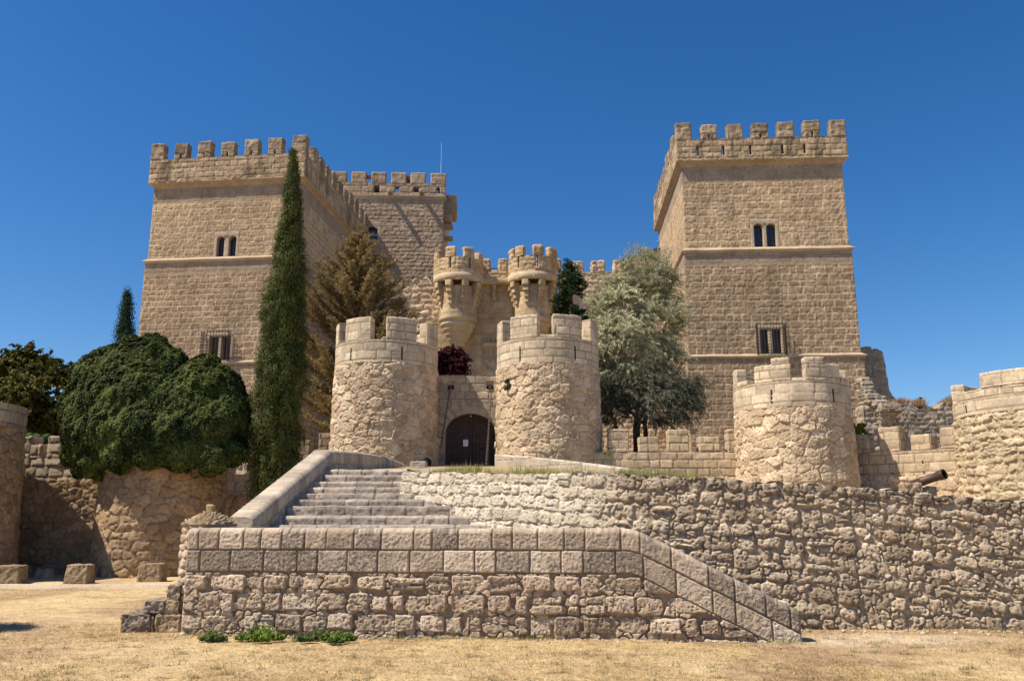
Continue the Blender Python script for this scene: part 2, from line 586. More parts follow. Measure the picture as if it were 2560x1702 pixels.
PAL_GH = ((0.43, 0.307, 0.181), (0.57, 0.422, 0.262), (0.36, 0.264, 0.163), (0.26, 0.192, 0.125))
# ------------------------------------------------------------------ camera, sun, sky
cam = bpy.data.cameras.new('camera')
cam.sensor_width = 36.0
cam.lens = 36.0 * F / 2560.0
cam.clip_end = 3000
co = bpy.data.objects.new('camera', cam)
COL.objects.link(co)
co.location = (0, 0, EYE)
co.rotation_euler = (math.pi / 2 + TILT, 0, 0)
scene.camera = co

LDIR = np.array([.62, .22, -1.0])           # the way the sunlight travels
sun = bpy.data.lights.new('sun', 'SUN')
sun.energy = 5.0
sun.angle = math.radians(.5)
sun.color = (1, .90, .74)
so = bpy.data.objects.new('sun', sun)
COL.objects.link(so)
so.rotation_euler = Vector(LDIR).to_track_quat('-Z', 'Y').to_euler()
so.location = (-20, -8, 40)

w = bpy.data.worlds.new('World')
scene.world = w
w.use_nodes = True
nt = w.node_tree
bg = nt.nodes['Background']
sky = nt.nodes.new('ShaderNodeTexSky')
sky.sky_type = 'NISHITA'
sky.sun_disc = False
sky.sun_elevation = math.asin(1 / np.linalg.norm(LDIR))
sky.sun_rotation = math.atan2(-LDIR[0], -LDIR[1])
sky.altitude = 800
sky.air_density = 1.0
sky.dust_density = .6
sky.ozone_density = 3.0
hs = nt.nodes.new('ShaderNodeHueSaturation')
hs.inputs['Saturation'].default_value = 1.34
hs.inputs['Hue'].default_value = .505
hs.inputs['Value'].default_value = 1.0
nt.links.new(sky.outputs[0], hs.inputs['Color'])
nt.links.new(hs.outputs[0], bg.inputs['Color'])
bg.inputs['Strength'].default_value = .088
scene.view_settings.view_transform = 'Standard'
scene.view_settings.look = 'None'
scene.view_settings.exposure = .58
scene.view_settings.gamma = 1

# ------------------------------------------------------------------ square towers
S_TOWER = style('ashlar', .56, .40, .022, .03, PAL_TOWER, tone=.012, rough=.030, rf=8, warp=.014, joint=.02, jit=.14, seam=.075, stain=.42, sf=.33, dome=.05, tilt=.03, cvar=.45, grain=.22, streak=.32)
S_TOWERU = style('ashlar', .56, .40, .020, .03, PAL_TOWERU, tone=.012, rough=.032, rf=8, warp=.018, joint=.02, jit=.14, seam=.05, stain=.38, sf=.33, dome=.05, tilt=.03, cvar=.45, grain=.22, streak=.28)
S_SMOOTH = style('ashlar', .8, .40, .012, .02, ((.30, .225, .16), (.37, .285, .205), (.27, .2, .14), (.2, .155, .12)), tone=.008, rough=.012, rf=8, warp=.01, joint=.018, stain=.35, sf=.5, dome=.05, tilt=.0, streak=.3)
def tower_style(zband):
    def f(a, b, pos, seed):
        st = S_TOWERU if pos[..., 2].mean() > zband[2] else S_TOWER
        h1, c1 = st(a, b, pos, seed)
        h2, c2 = S_SMOOTH(a, b, pos, seed + 4)
        w = np.zeros_like(b)
        for z, t in zip(zband[:2], (1.35, .8)):
            w = np.maximum(w, ((b < z) & (b > z - t)).astype(float))
        return h1 * (1 - w) + h2 * w, lerp(c1, c2, w[..., None])
    return f
S_PARA = style('ashlar', .58, .38, .035, .03, PAL_PARA, tone=.02, rough=.032, rf=7, warp=.03, joint=.02, stain=.45, sf=.9, tilt=.05, dome=.1, grain=.2, streak=.6)
S_MERL = style('ashlar', .5, .34, .022, .025, ((.25, .185, .125), (.42, .325, .225), (.22, .17, .12), (.12, .095, .07)), tone=.01, rough=.03, rf=7, warp=.02, joint=.018, stain=.6, sf=.9, tilt=.03, dome=.05, grain=.25, streak=.45)
S_STRING = plain((.46, .36, .25), .012, 3, .15, .35)
S_BOUNCE = plain((.38, .285, .19), .008, 3, .15, .25, (.26, .19, .13))  # cornice colour warmed to stand in for light reflected onto its underside
S_JAMB = plain((.46, .365, .26), .006, 6, .08, .2)


def ring_sweep(M, O, U, W, D, prof, st, seed, seg=.25):
    """moulding all round a rectangle; prof: list of (offset, z)"""
    d = -np.cross(U, Zup)
    def corner(k, o):
        sx = (-o, W + o, W + o, -o)[k]; sy = (-o, -o, D + o, D + o)[k]
        return O + sx * U + sy * d
    for k in range(4):
        n = max(2, int((W if k % 2 == 0 else D) / seg))
        rows = []
        for o, z in prof:
            t = np.linspace(0, 1, n + 1)[:, None]
            r = corner(k, o) * (1 - t) + corner((k + 1) % 4, o) * t
            r = r + z * Zup
            rows.append(r)
        Pm = np.array(rows)
        h, C = st(Pm[..., 0], Pm[..., 2], Pm, seed)
        wz = fbm(Pm, 1.2, 2, seed + 4) * .02
        Pm[..., 2] += wz
        M.grid(Pm, C)


def opening(tower, O, U, rects, zlo, zhi, ztop, arched, frame_a, depth=.42, proud=.02, grille=None):
    """paired stone-framed window with glass, glazing bars and, if asked, an iron cage"""
    mp = frame(O, U)
    w = MB()
    a_l, a_r = frame_a
    al0, al1, ar0, ar1 = rects
    st = S_JAMB
    zs = zhi - (.0 if not arched else .0)
    kw = dict(res=.15, st=st, r=.015, amp=.004)
    def piece(a0, a1, z0, z1, s, c1=proud):
        block(w, mp, a0, a1, z0, z1, -depth, c1, seed=s, **kw)
    piece(a_l, al0, zlo, zhi, 3)
    piece(ar1, a_r, zlo, zhi, 4)
    piece(a_l, a_r, zhi + .001, ztop, 5, proud + .004)
    if arched:
        for (x0, x1) in ((al0, al1), (ar0, ar1)):
            n = 14
            x = np.linspace(x0, x1, n + 1)
            tt = (x - x0) / (x1 - x0) * 2 - 1
            drop = (1 - np.sqrt(np.clip(1 - np.abs(tt) ** 2.6, 0, 1))) * (x1 - x0) * .42
            for c in (proud + .002,):
                Pm = np.array([mp(x, zhi - drop, np.full_like(x, c)), mp(x, np.full_like(x, zhi + .01), np.full_like(x, c))])
                w.grid(Pm, np.array((.44, .35, .25)), smooth=False)
            Pm = np.array([mp(x, zhi - drop, np.full_like(x, -depth)), mp(x, zhi - drop, np.full_like(x, proud))])
            w.grid(Pm, np.array((.44, .35, .25)), smooth=False)
    fr = w.build('window', M_far, tower)
    m = MB()
    block(m, mp, al1, ar0, zlo, zhi, -depth * .75, proud - .03, .15, S_JAMB, 8, r=.03, amp=.003)
    m.build('mullion', M_far, fr)
    for (x0, x1) in ((al0, al1), (ar0, ar1)):
        g = MB()
        g.box(mp, x0, x1, zlo, zhi, -depth - .03, -depth + .06, (.035, .04, .055))
        g.build('pane', M_glass, fr)
        g = MB()
        nx, nz = (2, 3) if not grille else (3, 5)
        for i in range(nx + 1):
            xx = x0 + (x1 - x0) * i / nx
            g.box(mp, xx - .018, xx + .018, zlo, zhi, -depth + .06, -depth + .085, (.05, .04, .035))
        for i in range(1, nz):
            zz = zlo + (zhi - zlo) * i / nz
            g.box(mp, x0, x1, zz - .015, zz + .015, -depth + .062, -depth + .08, (.05, .04, .035))
        g.build('glazing_bar', M_wood, fr)
    if grille:
        ga0, ga1, gz0, gz1, out = grille
        g = MB()
        ci = (.07, .045, .035)
        n = 9
        t = .013
        for i in range(n + 1):
            x = ga0 + (ga1 - ga0) * i / n
            g.box(mp, x - t, x + t, gz0 - .05, gz1 + .14, out - t, out + t, ci)
        nz = 9
        for i in range(nz + 1):
            z = gz0 + (gz1 - gz0) * i / nz
            g.box(mp, ga0 - .06, ga1 + .06, z - t * .8, z + t * .8, out - t * 2.8, out - t * 1.05, ci)
            for x in (ga0, ga1):
                g.box(mp, x - t * .8, x + t * .8, z - t * .8 - .002, z + t * .8 + .002, 0.0, out - t * 2.9, ci)
        for k in range(1, 4):
            c = out * k / 4
            for x in (ga0, ga1):
                g.box(mp, x - t * 1.1, x + t * 1.1, gz0 - .05, gz1 + .05, c - t, c + t, ci)
        g.build('window_grille', M_iron, fr)


def sq_tower(name, label, O, U, W, D, zb, z2, z1, zp, zc, zt, nfront, nside, side, seed, win, slits=(), wm=.92):
    O = np.array([O[0], O[1], 0.0]); U = np.array([U[0], U[1], 0.0])
    dd = -np.cross(U, Zup)
    T = thing(name, label, 'tower', (O[0], O[1], zb))
    ins = (0.0, .10, .22)
    S_TW = tower_style((zp + .3, z1, z1))
    spans = ((z1, zp + .3), (z2, z1), (zb, z2))
    M = MB()
    for (z0, zz), i in zip(spans, ins):
        Oi = O - i * U - i * dd
        holes = [h for h in win if z0 - .3 < h[2] < zz]
        ho = [(h[0] + i, h[1] + i, h[2], h[3]) for h in holes]
        panel(M, frame(Oi, U), 0, W + 2 * i, z0, zz, .045, S_TW, seed + int(i * 100), holes=ho)
        Or = Oi + (W + 2 * i) * U
        rr = (.05 if side == 'r' else .3); rl = (.05 if side == 'l' else .3)
        panel(M, frame(Or, dd), 0, D + 2 * i, z0, zz, rr, S_TW, seed + 7)
        Ol = Oi + (D + 2 * i) * dd
        panel(M, frame(Ol, -dd), 0, D + 2 * i, z0, zz, rl, S_TW, seed + 8)
        panel(M, frame(Or + (D + 2 * i) * dd, -U), 0, W + 2 * i, z0, zz, .4, S_TOWER, seed + 9)
    M.build('wall', M_far, T)
    M = MB()
    ring_sweep(M, O, U, W, D, [(.02, z1 - .04), (.2, z1 + .05), (.25, z1 + .12), (.24, z1 + .17), (0, z1 + .34)], S_STRING, seed + 20)
    M.build('string_course', M_far, T)
    M = MB()
    ring_sweep(M, O - .1 * U - .1 * dd, U, W + .2, D + .2, [(.02, z2 - .04), (.2, z2 + .05), (.25, z2 + .11), (.24, z2 + .16), (0, z2 + .3)], S_STRING, seed + 21)
    M.build('string_course', M_far, T)
    o = .29
    M = MB()
    ring_sweep(M, O, U, W, D, [(0, zp - .02), (.05, zp + .04), (.09, zp + .13), (.18, zp + .22), (o + .03, zp + .26), (o + .03, zp + .34), (o - .02, zp + .36)], S_BOUNCE, seed + 22)
    M.build('cornice', M_far, T)
    # parapet
    M = MB()
    Op = O - o * U - o * dd
    Wp, Dp = W + 2 * o, D + 2 * o
    sl = [(a, a + .14, z, z + .62) for a, z in slits]
    z0 = zp + .34
    panel(M, frame(Op, U), 0, Wp, z0, zc, .055, S_PARA, seed + 30, thick=.5, skirts='tb', holes=sl)
    panel(M, frame(Op + Wp * U, dd), 0, Dp, z0, zc, .055 if side == 'r' else .3, S_PARA, seed + 31, thick=.5, skirts='tb')
    panel(M, frame(Op + Dp * dd, -dd), 0, Dp, z0, zc, .055 if side == 'l' else .3, S_PARA, seed + 32, thick=.5, skirts='tb')
    panel(M, frame(Op + Wp * U + Dp * dd, -U), 0, Wp, z0, zc - .3, .3, S_PARA, seed + 33, thick=.5, skirts='tb')
    f = frame(O, U)
    M.quad(f(0, zp + .5, 0), f(W, zp + .5, 0), f(W, zp + .5, -D), f(0, zp + .5, -D), (.3, .24, .18))
    M.build('parapet', M_far, T)
    fm = frame(Op, U)
    rng = np.random.RandomState(seed)
    for i in range(nfront):
        x = (Wp - wm) * i / (nfront - 1)
        big = (side == 'r' and i == nfront - 1)
        m = MB()
        xa = x + .03 * rng.randn() * (0 < i < nfront - 1)
        zz_ = zt + .08 * rng.randn() + (.06 if big else 0)
        kw = dict(res=.07, st=S_MERL, r=.035, amp=.04, af=3.5)
        if 0 < i < nfront - 1 and (side == 'r' or i % 2):
            xm, zs_ = (xa + x + wm) / 2, zc + .36
            block(m, fm, xa, xm - .055, zc - .02, zs_ - .002, -.52, .03, seed=seed + 40 + i, faces='fblr', **kw)
            block(m, fm, xm + .055, x + wm, zc - .02, zs_ - .002, -.52, .03, seed=seed + 41 + i, faces='fblr', **kw)
            block(m, fm, xa, x + wm, zs_, zz_, -.52, .03, seed=seed + 42 + i, faces='fblrtd', **kw)
        else:
            block(m, fm, xa, x + wm, zc - .02, zz_, -.52, .03, seed=seed + 40 + i, faces='fblrt', **kw)
        m.build('merlon', M_far, T)
    sgn = 1
    for j in range(1, nside):
        y = 1.36 * j + .1
        m = MB()
        if side == 'r':
            fs = frame(Op + Wp * U, dd)
        else:
            fs = frame(Op + (y + wm) * dd, -dd)
        y0 = y if side == 'r' else 0
        block(m, fs, y0, y0 + wm * .9, zc - .02, zt - .1 + .1 * rng.randn(), -.52, .03, .07, S_MERL, seed + 60 + j, r=.03, amp=.025, af=4, faces='fblrt')
        m.build('merlon', M_far, T)
    return T, O, U


# left tower
aL = math.atan(.1143 / 1.0229)
U_L = np.array([math.cos(aL), -math.sin(aL), 0])
cR = P(754.6, 453.6, 51.5)
x, y, z = ray(387, 464); r = x / y
W_L = (cR[0] - r * cR[1]) / (U_L[0] - r * U_L[1])
O_L = cR - W_L * U_L
O_L[2] = 0
zl = lambda v: Zv(v, 51.2)
mk = lambda u, v, i=0: pl(u, v, O_L, U_L)
wa, wb, wc_, wd = mk(542.9, 600)[0], mk(561, 600)[0], mk(572.7, 600)[0], mk(591.3, 600)[0]
zs1 = zl(640) - .1
t_top, t_bot = mk(570, 590)[1], zs1 + .33
va, vb, vc, vd = mk(524, 870)[0], mk(546, 870)[0], mk(554.6, 870)[0], mk(577.8, 870)[0]
b_top, b_bot = mk(550, 841)[1], mk(550, 900)[1]
winL = [(wa - .18, wd + .18, t_bot, t_top + .3), (va - .15, vd + .15, b_bot, b_top + .25)]
z2L = mk(550, 908)[1] - .15
TL, OL, UL = sq_tower('square_tower', 'left square tower with battlements, partly behind the tall cypress and ivy', O_L, U_L, W_L, 15.0, 2.0,
                      z2L, zs1, zl(452), zl(383), zl(343), 7, 11, 'r', 100, winL)
opening(TL, OL, UL, (wa, wb, wc_, wd), t_bot, t_top, t_top + .3, True, (wa - .18, wd + .18))
opening(TL, OL - .1 * UL + .1 * np.cross(UL, Zup), UL, (va + .1, vb + .1, vc + .1, vd + .1), b_bot, b_top, b_top + .25, False, (va - .05, vd + .25),
        grille=(mk(516, 870)[0], mk(582, 870)[0], b_bot - .1, b_top + .15, .5))

# right tower
aR = math.atan(118 / 2100 / 1.0229)
U_R = np.array([math.cos(aR), -math.sin(aR), 0])
cL = P(1703.6, 423, 48.0)
x, y, z = ray(2106, 423); r = x / y
W_R = (r * cL[1] - cL[0]) / (U_R[0] - r * U_R[1])
O_R = cL.copy(); O_R[2] = 0
zr = lambda v: Zv(v, 47.5)
mk = lambda u, v, i=0: pl(u, v, O_R, U_R)
wa, wb, wc_, wd = [mk(k, 585)[0] for k in (1884.8, 1907.4, 1916.8, 1939.9)]
zs1 = zr(624) - .1
t_top, t_bot = mk(1912, 559)[1], zs1 + .33
va, vb, vc, vd = [mk(k, 850)[0] for k in (1900, 1919.5, 1930.4, 1952.2)]
b_top, b_bot = mk(1925, 823)[1], mk(1925, 884)[1]
z2R = zr(891) - .1
winR = [(wa - .18, wd + .18, t_bot, t_top + .3), (va - .15, vd + .15, b_bot, b_top + .25)]
slR = [(mk(k, 380)[0] + .2, mk(1900, 391)[1]) for k in (1743, 1807, 1874, 1954, 2009)]
TR, OR, UR = sq_tower('square_tower', 'right square tower with battlements and two paired windows, behind the lone round turret', O_R, U_R, W_R, 12.0, 2.0,
                      z2R, zs1, zr(410), zr(346), zr(310), 7, 9, 'l', 200, winR, slR)
opening(TR, OR, UR, (wa, wb, wc_, wd), t_bot, t_top, t_top + .3, True, (wa - .18, wd + .18))
opening(TR, OR - .1 * UR + .1 * np.cross(UR, Zup), UR, (va + .1, vb + .1, vc + .1, vd + .1), b_bot, b_top, b_top + .25, False, (va - .05, vd + .25),
        grille=(mk(1894, 850)[0], mk(1964, 850)[0], b_bot - .1, b_top + .15, .5))

# ------------------------------------------------------------------ the keep behind the left tower
S_KEEP = style('ashlar', .5, .33, .028, .03, PAL_KEEP, tone=.02, rough=.028, rf=6, warp=.04, joint=.025, jit=.25, stain=.2, tilt=.05, dome=.15, streak=.2)
S_KEEPP = style('ashlar', .85, .48, .03, .03, PAL_KEEP, tone=.015, rough=.02, rf=5, warp=.02, joint=.02, stain=.45, streak=.45, tilt=.02)
kd = 66.0
aK = math.radians(-2.6)
U_K = np.array([math.cos(aK), -math.sin(aK), 0])
d_K = -np.cross(U_K, Zup)
cK = P(1109, 520, kd)
W_K = 14.0
O_K = cK - W_K * U_K; O_K[2] = 0
zk = lambda v: Zv(v, kd)
mk = lambda u, v: pl(u, v, O_K, U_K)
KP = thing('keep', 'tall rear keep with wide battlements rising between left tower and brown conifer', 'tower', (O_K[0] + 7, O_K[1], 2))
M = MB()
wx0, wx1 = mk(916, 580)[0], mk(944, 580)[0]
wz0, wz1 = mk(930, 599)[1], mk(930, 566)[1]
panel(M, frame(O_K, U_K), 0, W_K, 2, zk(497), .07, S_KEEP, 301, holes=[(wx0, wx1, wz0, wz1)])
panel(M, frame(O_K + W_K * U_K, d_K), 0, 11, 2, zk(497), .1, S_KEEP, 302)
panel(M, frame(O_K + 11 * d_K, -d_K), 0, 11, 2, zk(497), .4, S_KEEP, 303)
M.build('wall', M_far, KP)
M = MB()
mp = frame(O_K, U_K)
ring_sweep(M, O_K, U_K, W_K, 11, [(0, zk(499)), (.06, zk(497)), (.16, zk(493)), (.16, zk(492)), (.05, zk(491))], S_STRING, 310)
M.build('string_course', M_far, KP)
M = MB()
ho = []
for (u0, u1, v0, v1) in ((990.8, 1001.6, 468.4, 482.7), (1095.3, 1103.5, 469.4, 483.7), (938.8, 953, 466.3, 484.7), (1037.3, 1053.1, 469.4, 481.6)):
    ho.append((mk(u0, 475)[0], mk(u1, 475)[0], mk(1000, v1)[1], mk(1000, v0)[1]))
zc_k, zt_k = mk(1050, 461)[1], mk(1050, 434.5)[1]
Okp = O_K - .12 * U_K - .12 * d_K
panel(M, frame(Okp, U_K), 0, W_K + .24, zk(492), zc_k, .07, S_KEEPP, 304, thick=.6, skirts='tb', holes=ho)
panel(M, frame(Okp + (W_K + .24) * U_K, d_K), 0, 11, zk(492), zc_k, .1, S_KEEPP, 305, thick=.6, skirts='tb')
panel(M, frame(O_K + 11 * d_K, -d_K), 0, 11, zk(492), zc_k - 1, .4, S_KEEPP, 305, thick=.6, skirts='tb')
f = frame(O_K, U_K)
M.quad(f(0, zk(491), 0), f(W_K, zk(491), 0), f(W_K, zk(491), -11), f(0, zk(491), -11), (.3, .24, .18))
for q in (ho[2], ho[3]):
    M.box(frame(Okp, U_K), q[0], q[1], q[2], q[3], -.7, -.62, (.12, .09, .075))
M.build('parapet', M_far, KP)
fm = frame(Okp, U_K)
for (u0, u1) in ((832, 866.5), (880, 915), (929.5, 965), (979, 1015.5), (1027.5, 1064), (1077.5, 1115)):
    m = MB()
    block(m, fm, mk(u0, 445)[0] + .12, mk(u1, 445)[0] + .12, zc_k - .02, zt_k, -.6, .02, .1, S_KEEPP, int(u0), r=.03, amp=.02, af=3, faces='fblrt')
    m.build('merlon', M_far, KP)
for (u0, u1) in ((915.2, 929.3), (1015.7, 1027.3)):  # dark panels added to stand in for dark openings between merlons
    m = MB()
    m.box(fm, mk(u0, 445)[0] + .12, mk(u1, 445)[0] + .12, zc_k + (.55 if u0 < 950 else .05), zt_k - .12, -.55, -.35, (.16, .09, .07))
    m.build('dark_panel', M_wood, KP)
for (u, v) in ((975, 487), (1053, 487)):
    m = MB()
    a, zz = mk(u, v)
    block(m, frame(O_K, U_K), a - .14, a + .14, zz - .1, zz + .2, -.1, .85, .12, S_JAMB, int(u), r=.04, amp=.02)
    m.build('water_spout', M_far, KP)
m = MB()
mpK = frame(O_K, U_K)
for (a0, a1, z0, z1) in ((wx0 - .28, wx0, wz0, wz1), (wx1, wx1 + .28, wz0, wz1), (wx0 - .28, wx1 + .28, wz1, wz1 + .4), (wx0 - .28, wx1 + .28, wz0 - .2, wz0)):
    block(m, mpK, a0, a1, z0, z1, -.4, .04, .15, S_JAMB, 11, r=.02, amp=.004)
x = np.linspace(wx0, wx1, 15); tt = np.abs((x - wx0) / (wx1 - wx0) * 2 - 1)
drop = .28 * tt ** 1.6 + .1 * (1 - np.exp(-8 * tt)) - .1
m.grid(np.array([mpK(x, wz1 - drop, x * 0 + .045), mpK(x, x * 0 + wz1 + .02, x * 0 + .045)]), np.array((.42, .33, .24)), smooth=False)
fr = m.build('window', M_far, KP)
m = MB(); m.box(mpK, wx0, wx1, wz0, wz1, -.5, -.38, (.03, .04, .065)); m.build('pane', M_glass, fr)
# corner box machicolation on the right-hand face of the keep
m = MB()
fr_ = frame(O_K + W_K * U_K, d_K)
zb0, zb1 = zk(541), zk(478)
block(m, fr_, .8, 3.0, zb0 + .6, zb1, 0.0, 1.05, .15, S_KEEPP, 77, r=.03, amp=.02)
block(m, fr_, .9, 2.9, zb0 - .1, zb0 + .6, 0.0, .65, .15, S_KEEPP, 78, r=.05, amp=.02)
m.build('bretache', M_far, KP)
for zq in (zk(556), zk(585)):
    m = MB()
    block(m, fr_, 1.0, 1.5, zq - .16, zq + .16, 0, .75, .12, S_KEEPP, 79, r=.03, amp=.01)
    m.build('corbel', M_far, KP)
# mast
a, zz = mk(1102, 436)
m = MB()
p0 = frame(O_K, U_K)(a, zt_k, -.3)
m.tube([p0, p0 + [0, 0, 1.2]], .035, (.45, .45, .47), 6)
m.tube([p0 + [0, 0, 1.2], p0 + [0, 0, 3.0]], .02, (.5, .5, .52), 6)
tag(m.build('antenna_mast', M_iron), 'thin metal mast standing on the right corner of the keep', 'mast')

# ------------------------------------------------------------------ inner gatehouse with its two bartizans
gd = 53.0
S_GH = style('ashlar', .6, .36, .012, .02, PAL_GH, tone=.01, rough=.02, rf=6, warp=.012, joint=.012, stain=.3, tilt=.02, streak=.3)
S_GHP = style('ashlar', .55, .30, .04, .03, PAL_GH, tone=.03, rough=.04, rf=6, warp=.03, joint=.02, stain=.3, tilt=.04, dome=.1, grain=.25, streak=.4)
gx = lambda u, v=700, d=gd: P(u, v, d)[0]
GH = thing('inner_gatehouse', 'inner gatehouse front with two corbelled round turrets and carved shield', 'gatehouse', (gx(1220), gd + 1, 4))
zg = lambda v, d=gd: Zv(v, d)
yw = gd + .9
M = MB()
Og = np.array([gx(1098, 700, yw), yw, 0]); Ug = np.array([1., 0, 0])
Wg = gx(1392, 700, yw) - Og[0]
panel(M, frame(Og, Ug), 0, Wg, 4, Zv(706, yw), .07, S_GH, 401)
panel(M, frame(Og + [0, 6, 0], -np.array([0, 1., 0])), 0, 6, 4, Zv(706, yw), .3, S_GH, 402)
panel(M, frame(Og + Wg * Ug, np.array([0, 1., 0])), 0, 6, 4, Zv(706, yw), .3, S_GH, 403)
M.build('wall', M_far, GH)
mgh = frame(Og, Ug)
ag = lambda u: gx(u, 700, yw) - Og[0]
M = MB()
block(M, mgh, ag(1190), ag(1280), Zv(715, yw) + .02, Zv(700, yw), -.2, .5, .2, S_GH, 405, r=.03, amp=.01)
M.build('lintel', M_far, GH)
m = MB()
for k in range(3):
    block(m, mgh, ag(1231), ag(1241), Zv(727 + 12 * k, yw), Zv(715.5 + 12 * k, yw), -.1, .42 - .12 * k, .15, S_GH, 407 + k, r=.04, amp=.01)
m.build('corbel', M_far, GH)
M = MB()
panel(M, frame(Og + [0, -.25, 0], Ug), 0, Wg, Zv(705, yw), Zv(678, yw), .06, S_GHP, 409, thick=.6)
M.build('parapet', M_far, GH)
for (u0, u1) in ((1208, 1225), (1247, 1268), (1392, 1402)):
    m = MB()
    block(m, frame(Og + [0, -.25, 0], Ug), ag(u0), ag(u1), Zv(678, yw) - .02, Zv(650.5, yw), -.58, .02, .08, S_GHP, int(u0), r=.05, amp=.03, faces='fblrt')
    m.build('merlon', M_far, GH)
m = MB()
for k in range(7):
    xx = ag(1224 + 24 * k / 6)
    m.box(mgh, xx - .02, xx + .02, Zv(679, yw + .6), Zv(671, yw + .6), -.6, -.56, (.05, .06, .1))
m.box(mgh, ag(1224), ag(1248), Zv(672, yw + .6), Zv(671, yw + .6), -.62, -.54, (.05, .06, .1))
m.build('railing', M_iron, GH)


def turret(uc, ru, seed, merl, slitth, vs):
    cx = gx(uc, 670, gd)
    R = ru / 2100 * gd / 1.0
    cy = gd + .35
    vcr, vmt, vpb, vcb, vst, vbt = vs
    fy = cy - R
    z_cr, z_mt, z_pb, z_cb, z_st, z_bt = Zv(vcr, fy), Zv(vmt, fy), Zv(vpb, fy), Zv(vcb, fy), Zv(vst, fy + .5), Zv(vbt, fy + .8)
    rs = R * .74
    M = MB()
    mpo = polar(cx, cy, rs)
    panel(M, mpo, -rs * 2.2, rs * 2.2, z_st, z_cb + 1.2, .06, S_GH, seed)
    prof = []
    n = 6
    for k in range(n):
        r0 = rs * (1.0 - .78 * (k / n) ** 1.15); zk0 = z_st - (z_st - z_bt) * k / n; zk1 = z_st - (z_st - z_bt) * (k + 1) / n
        dz = zk0 - zk1
        prof += [(r0 * 1.01 + .04, zk0), (r0 * 1.01 + .05, zk0 - dz * .35), (r0 + .02, zk0 - dz * .7), (r0 * .95, zk0 - dz * .78), (r0 * .93, zk0 - dz * .98)]
    M.lathe((cx, cy), prof[::-1], (.5, .39, .27), 36, -2.4, 2.4)
    tb = M.build('turret', M_far, GH)
    M = MB()
    mpo = polar(cx, cy, R)
    ho = [(R * t - .07, R * t + .07, z_pb + .75, z_pb + 1.55) for t in slitth]
    full = np.pi * R
    panel(M, mpo, -full, full, z_pb, z_cr, .055, S_GHP, seed + 1, holes=ho, thick=.32, fades='')
    M.lathe((cx, cy), [(R - .35, z_pb + .02), (R - .02, z_pb - .03), (R + .05, z_pb + .02), (R + .055, z_pb + .44), (R + .01, z_pb + .47)], (.5, .39, .265), 60)
    M.lathe((cx, cy), [(.01, z_pb + .3), (R - .2, z_pb + .3)][::-1], (.4, .32, .22), 40)
    M.build('parapet', M_far, tb)
    for (t0, t1, dz) in merl:
        m = MB()
        block(m, mpo, R * t0, R * t1, z_cr - .02, z_mt + dz, -.32, .02, .08, S_GHP, seed + int(t0 * 50) + 99, r=.05, amp=.035, af=3, faces='fblrt')
        m.build('merlon', M_far, tb)
    for t in np.arange(-1.75, 1.8, .7):
        m = MB()
        for k in range(4):
            hh = (z_pb - z_cb) / 4
            c1 = (R - rs) * (1.08 - .25 * k)
            wk = .17 - .012 * k
            block(m, polar(cx, cy, rs), rs * t - wk, rs * t + wk, z_pb - .06 - hh * (k + 1), z_pb - .06 - hh * k + .02, -.1, c1, .08, S_GH, seed + k, r=.045, amp=.012)
        m.build('corbel', M_far, tb)


turret(1146, 64, 420, ((-1.45, -.95, 0), (-.5, -.08, .03), (.26, .72, .03), (1.0, 1.5, -.1), (2.0, 2.5, 0), (2.9, 3.3, 0), (-2.1, -2.6, 0)), (-.28, .52), (641, 617, 696, 753, 788, 862))
turret(1333, 64, 440, ((-1.35, -.98, 0), (-.82, -.4, .04), (-.03, .4, .04), (.68, 1.25, .0), (1.8, 2.3, 0), (2.7, 3.1, 0), (-2.0, -2.5, 0)), (.14, -.65), (638, 613, 694, 750, 790, 862))

# carved shield above the inner gate
m = MB()
u0, u1 = ag(1207), ag(1283)
zs0, zs1_ = Zv(930, yw), Zv(864, yw)
uc = (u0 + u1) / 2; hw = (u1 - u0) / 2
th = np.linspace(0, np.pi, 25)
out = [(uc - hw, zs1_)] + [(uc - hw * np.cos(t), zs0 + hw * .95 - hw * .95 * np.sin(t)) for t in th] + [(uc + hw, zs1_)]
pts = np.array([mgh(np.array(a), np.array(b), np.array(.05)) for a, b in out + [out[0]]])
m.tube(pts, .07, (.44, .34, .24), 6)
block(m, mgh, uc - hw, uc + hw, zs1_ + .02, zs1_ + .2, 0, .16, .2, S_GH, 5, r=.03)
for k in range(7):
    xx = uc - hw + (k + .5) * 2 * hw / 7
    block(m, mgh, xx - .06, xx + .06, zs1_ + .2, zs1_ + .42 + .3 * (k == 3), 0, .1, .1, S_GH, 6 + k, r=.03)
for dx in (-.5, -.17, .17, .5):
    block(m, mgh, uc + hw * dx - .05, uc + hw * dx + .05, zs0 + hw * .6, zs1_ - .25, 0, .07, .2, S_GH, 16, r=.03)
block(m, mgh, uc - hw * .7, uc + hw * .7, (zs0 + zs1_) / 2, (zs0 + zs1_) / 2 + .1, 0, .075, .2, S_GH, 17, r=.03)
m.build('carved_shield', M_far, GH)

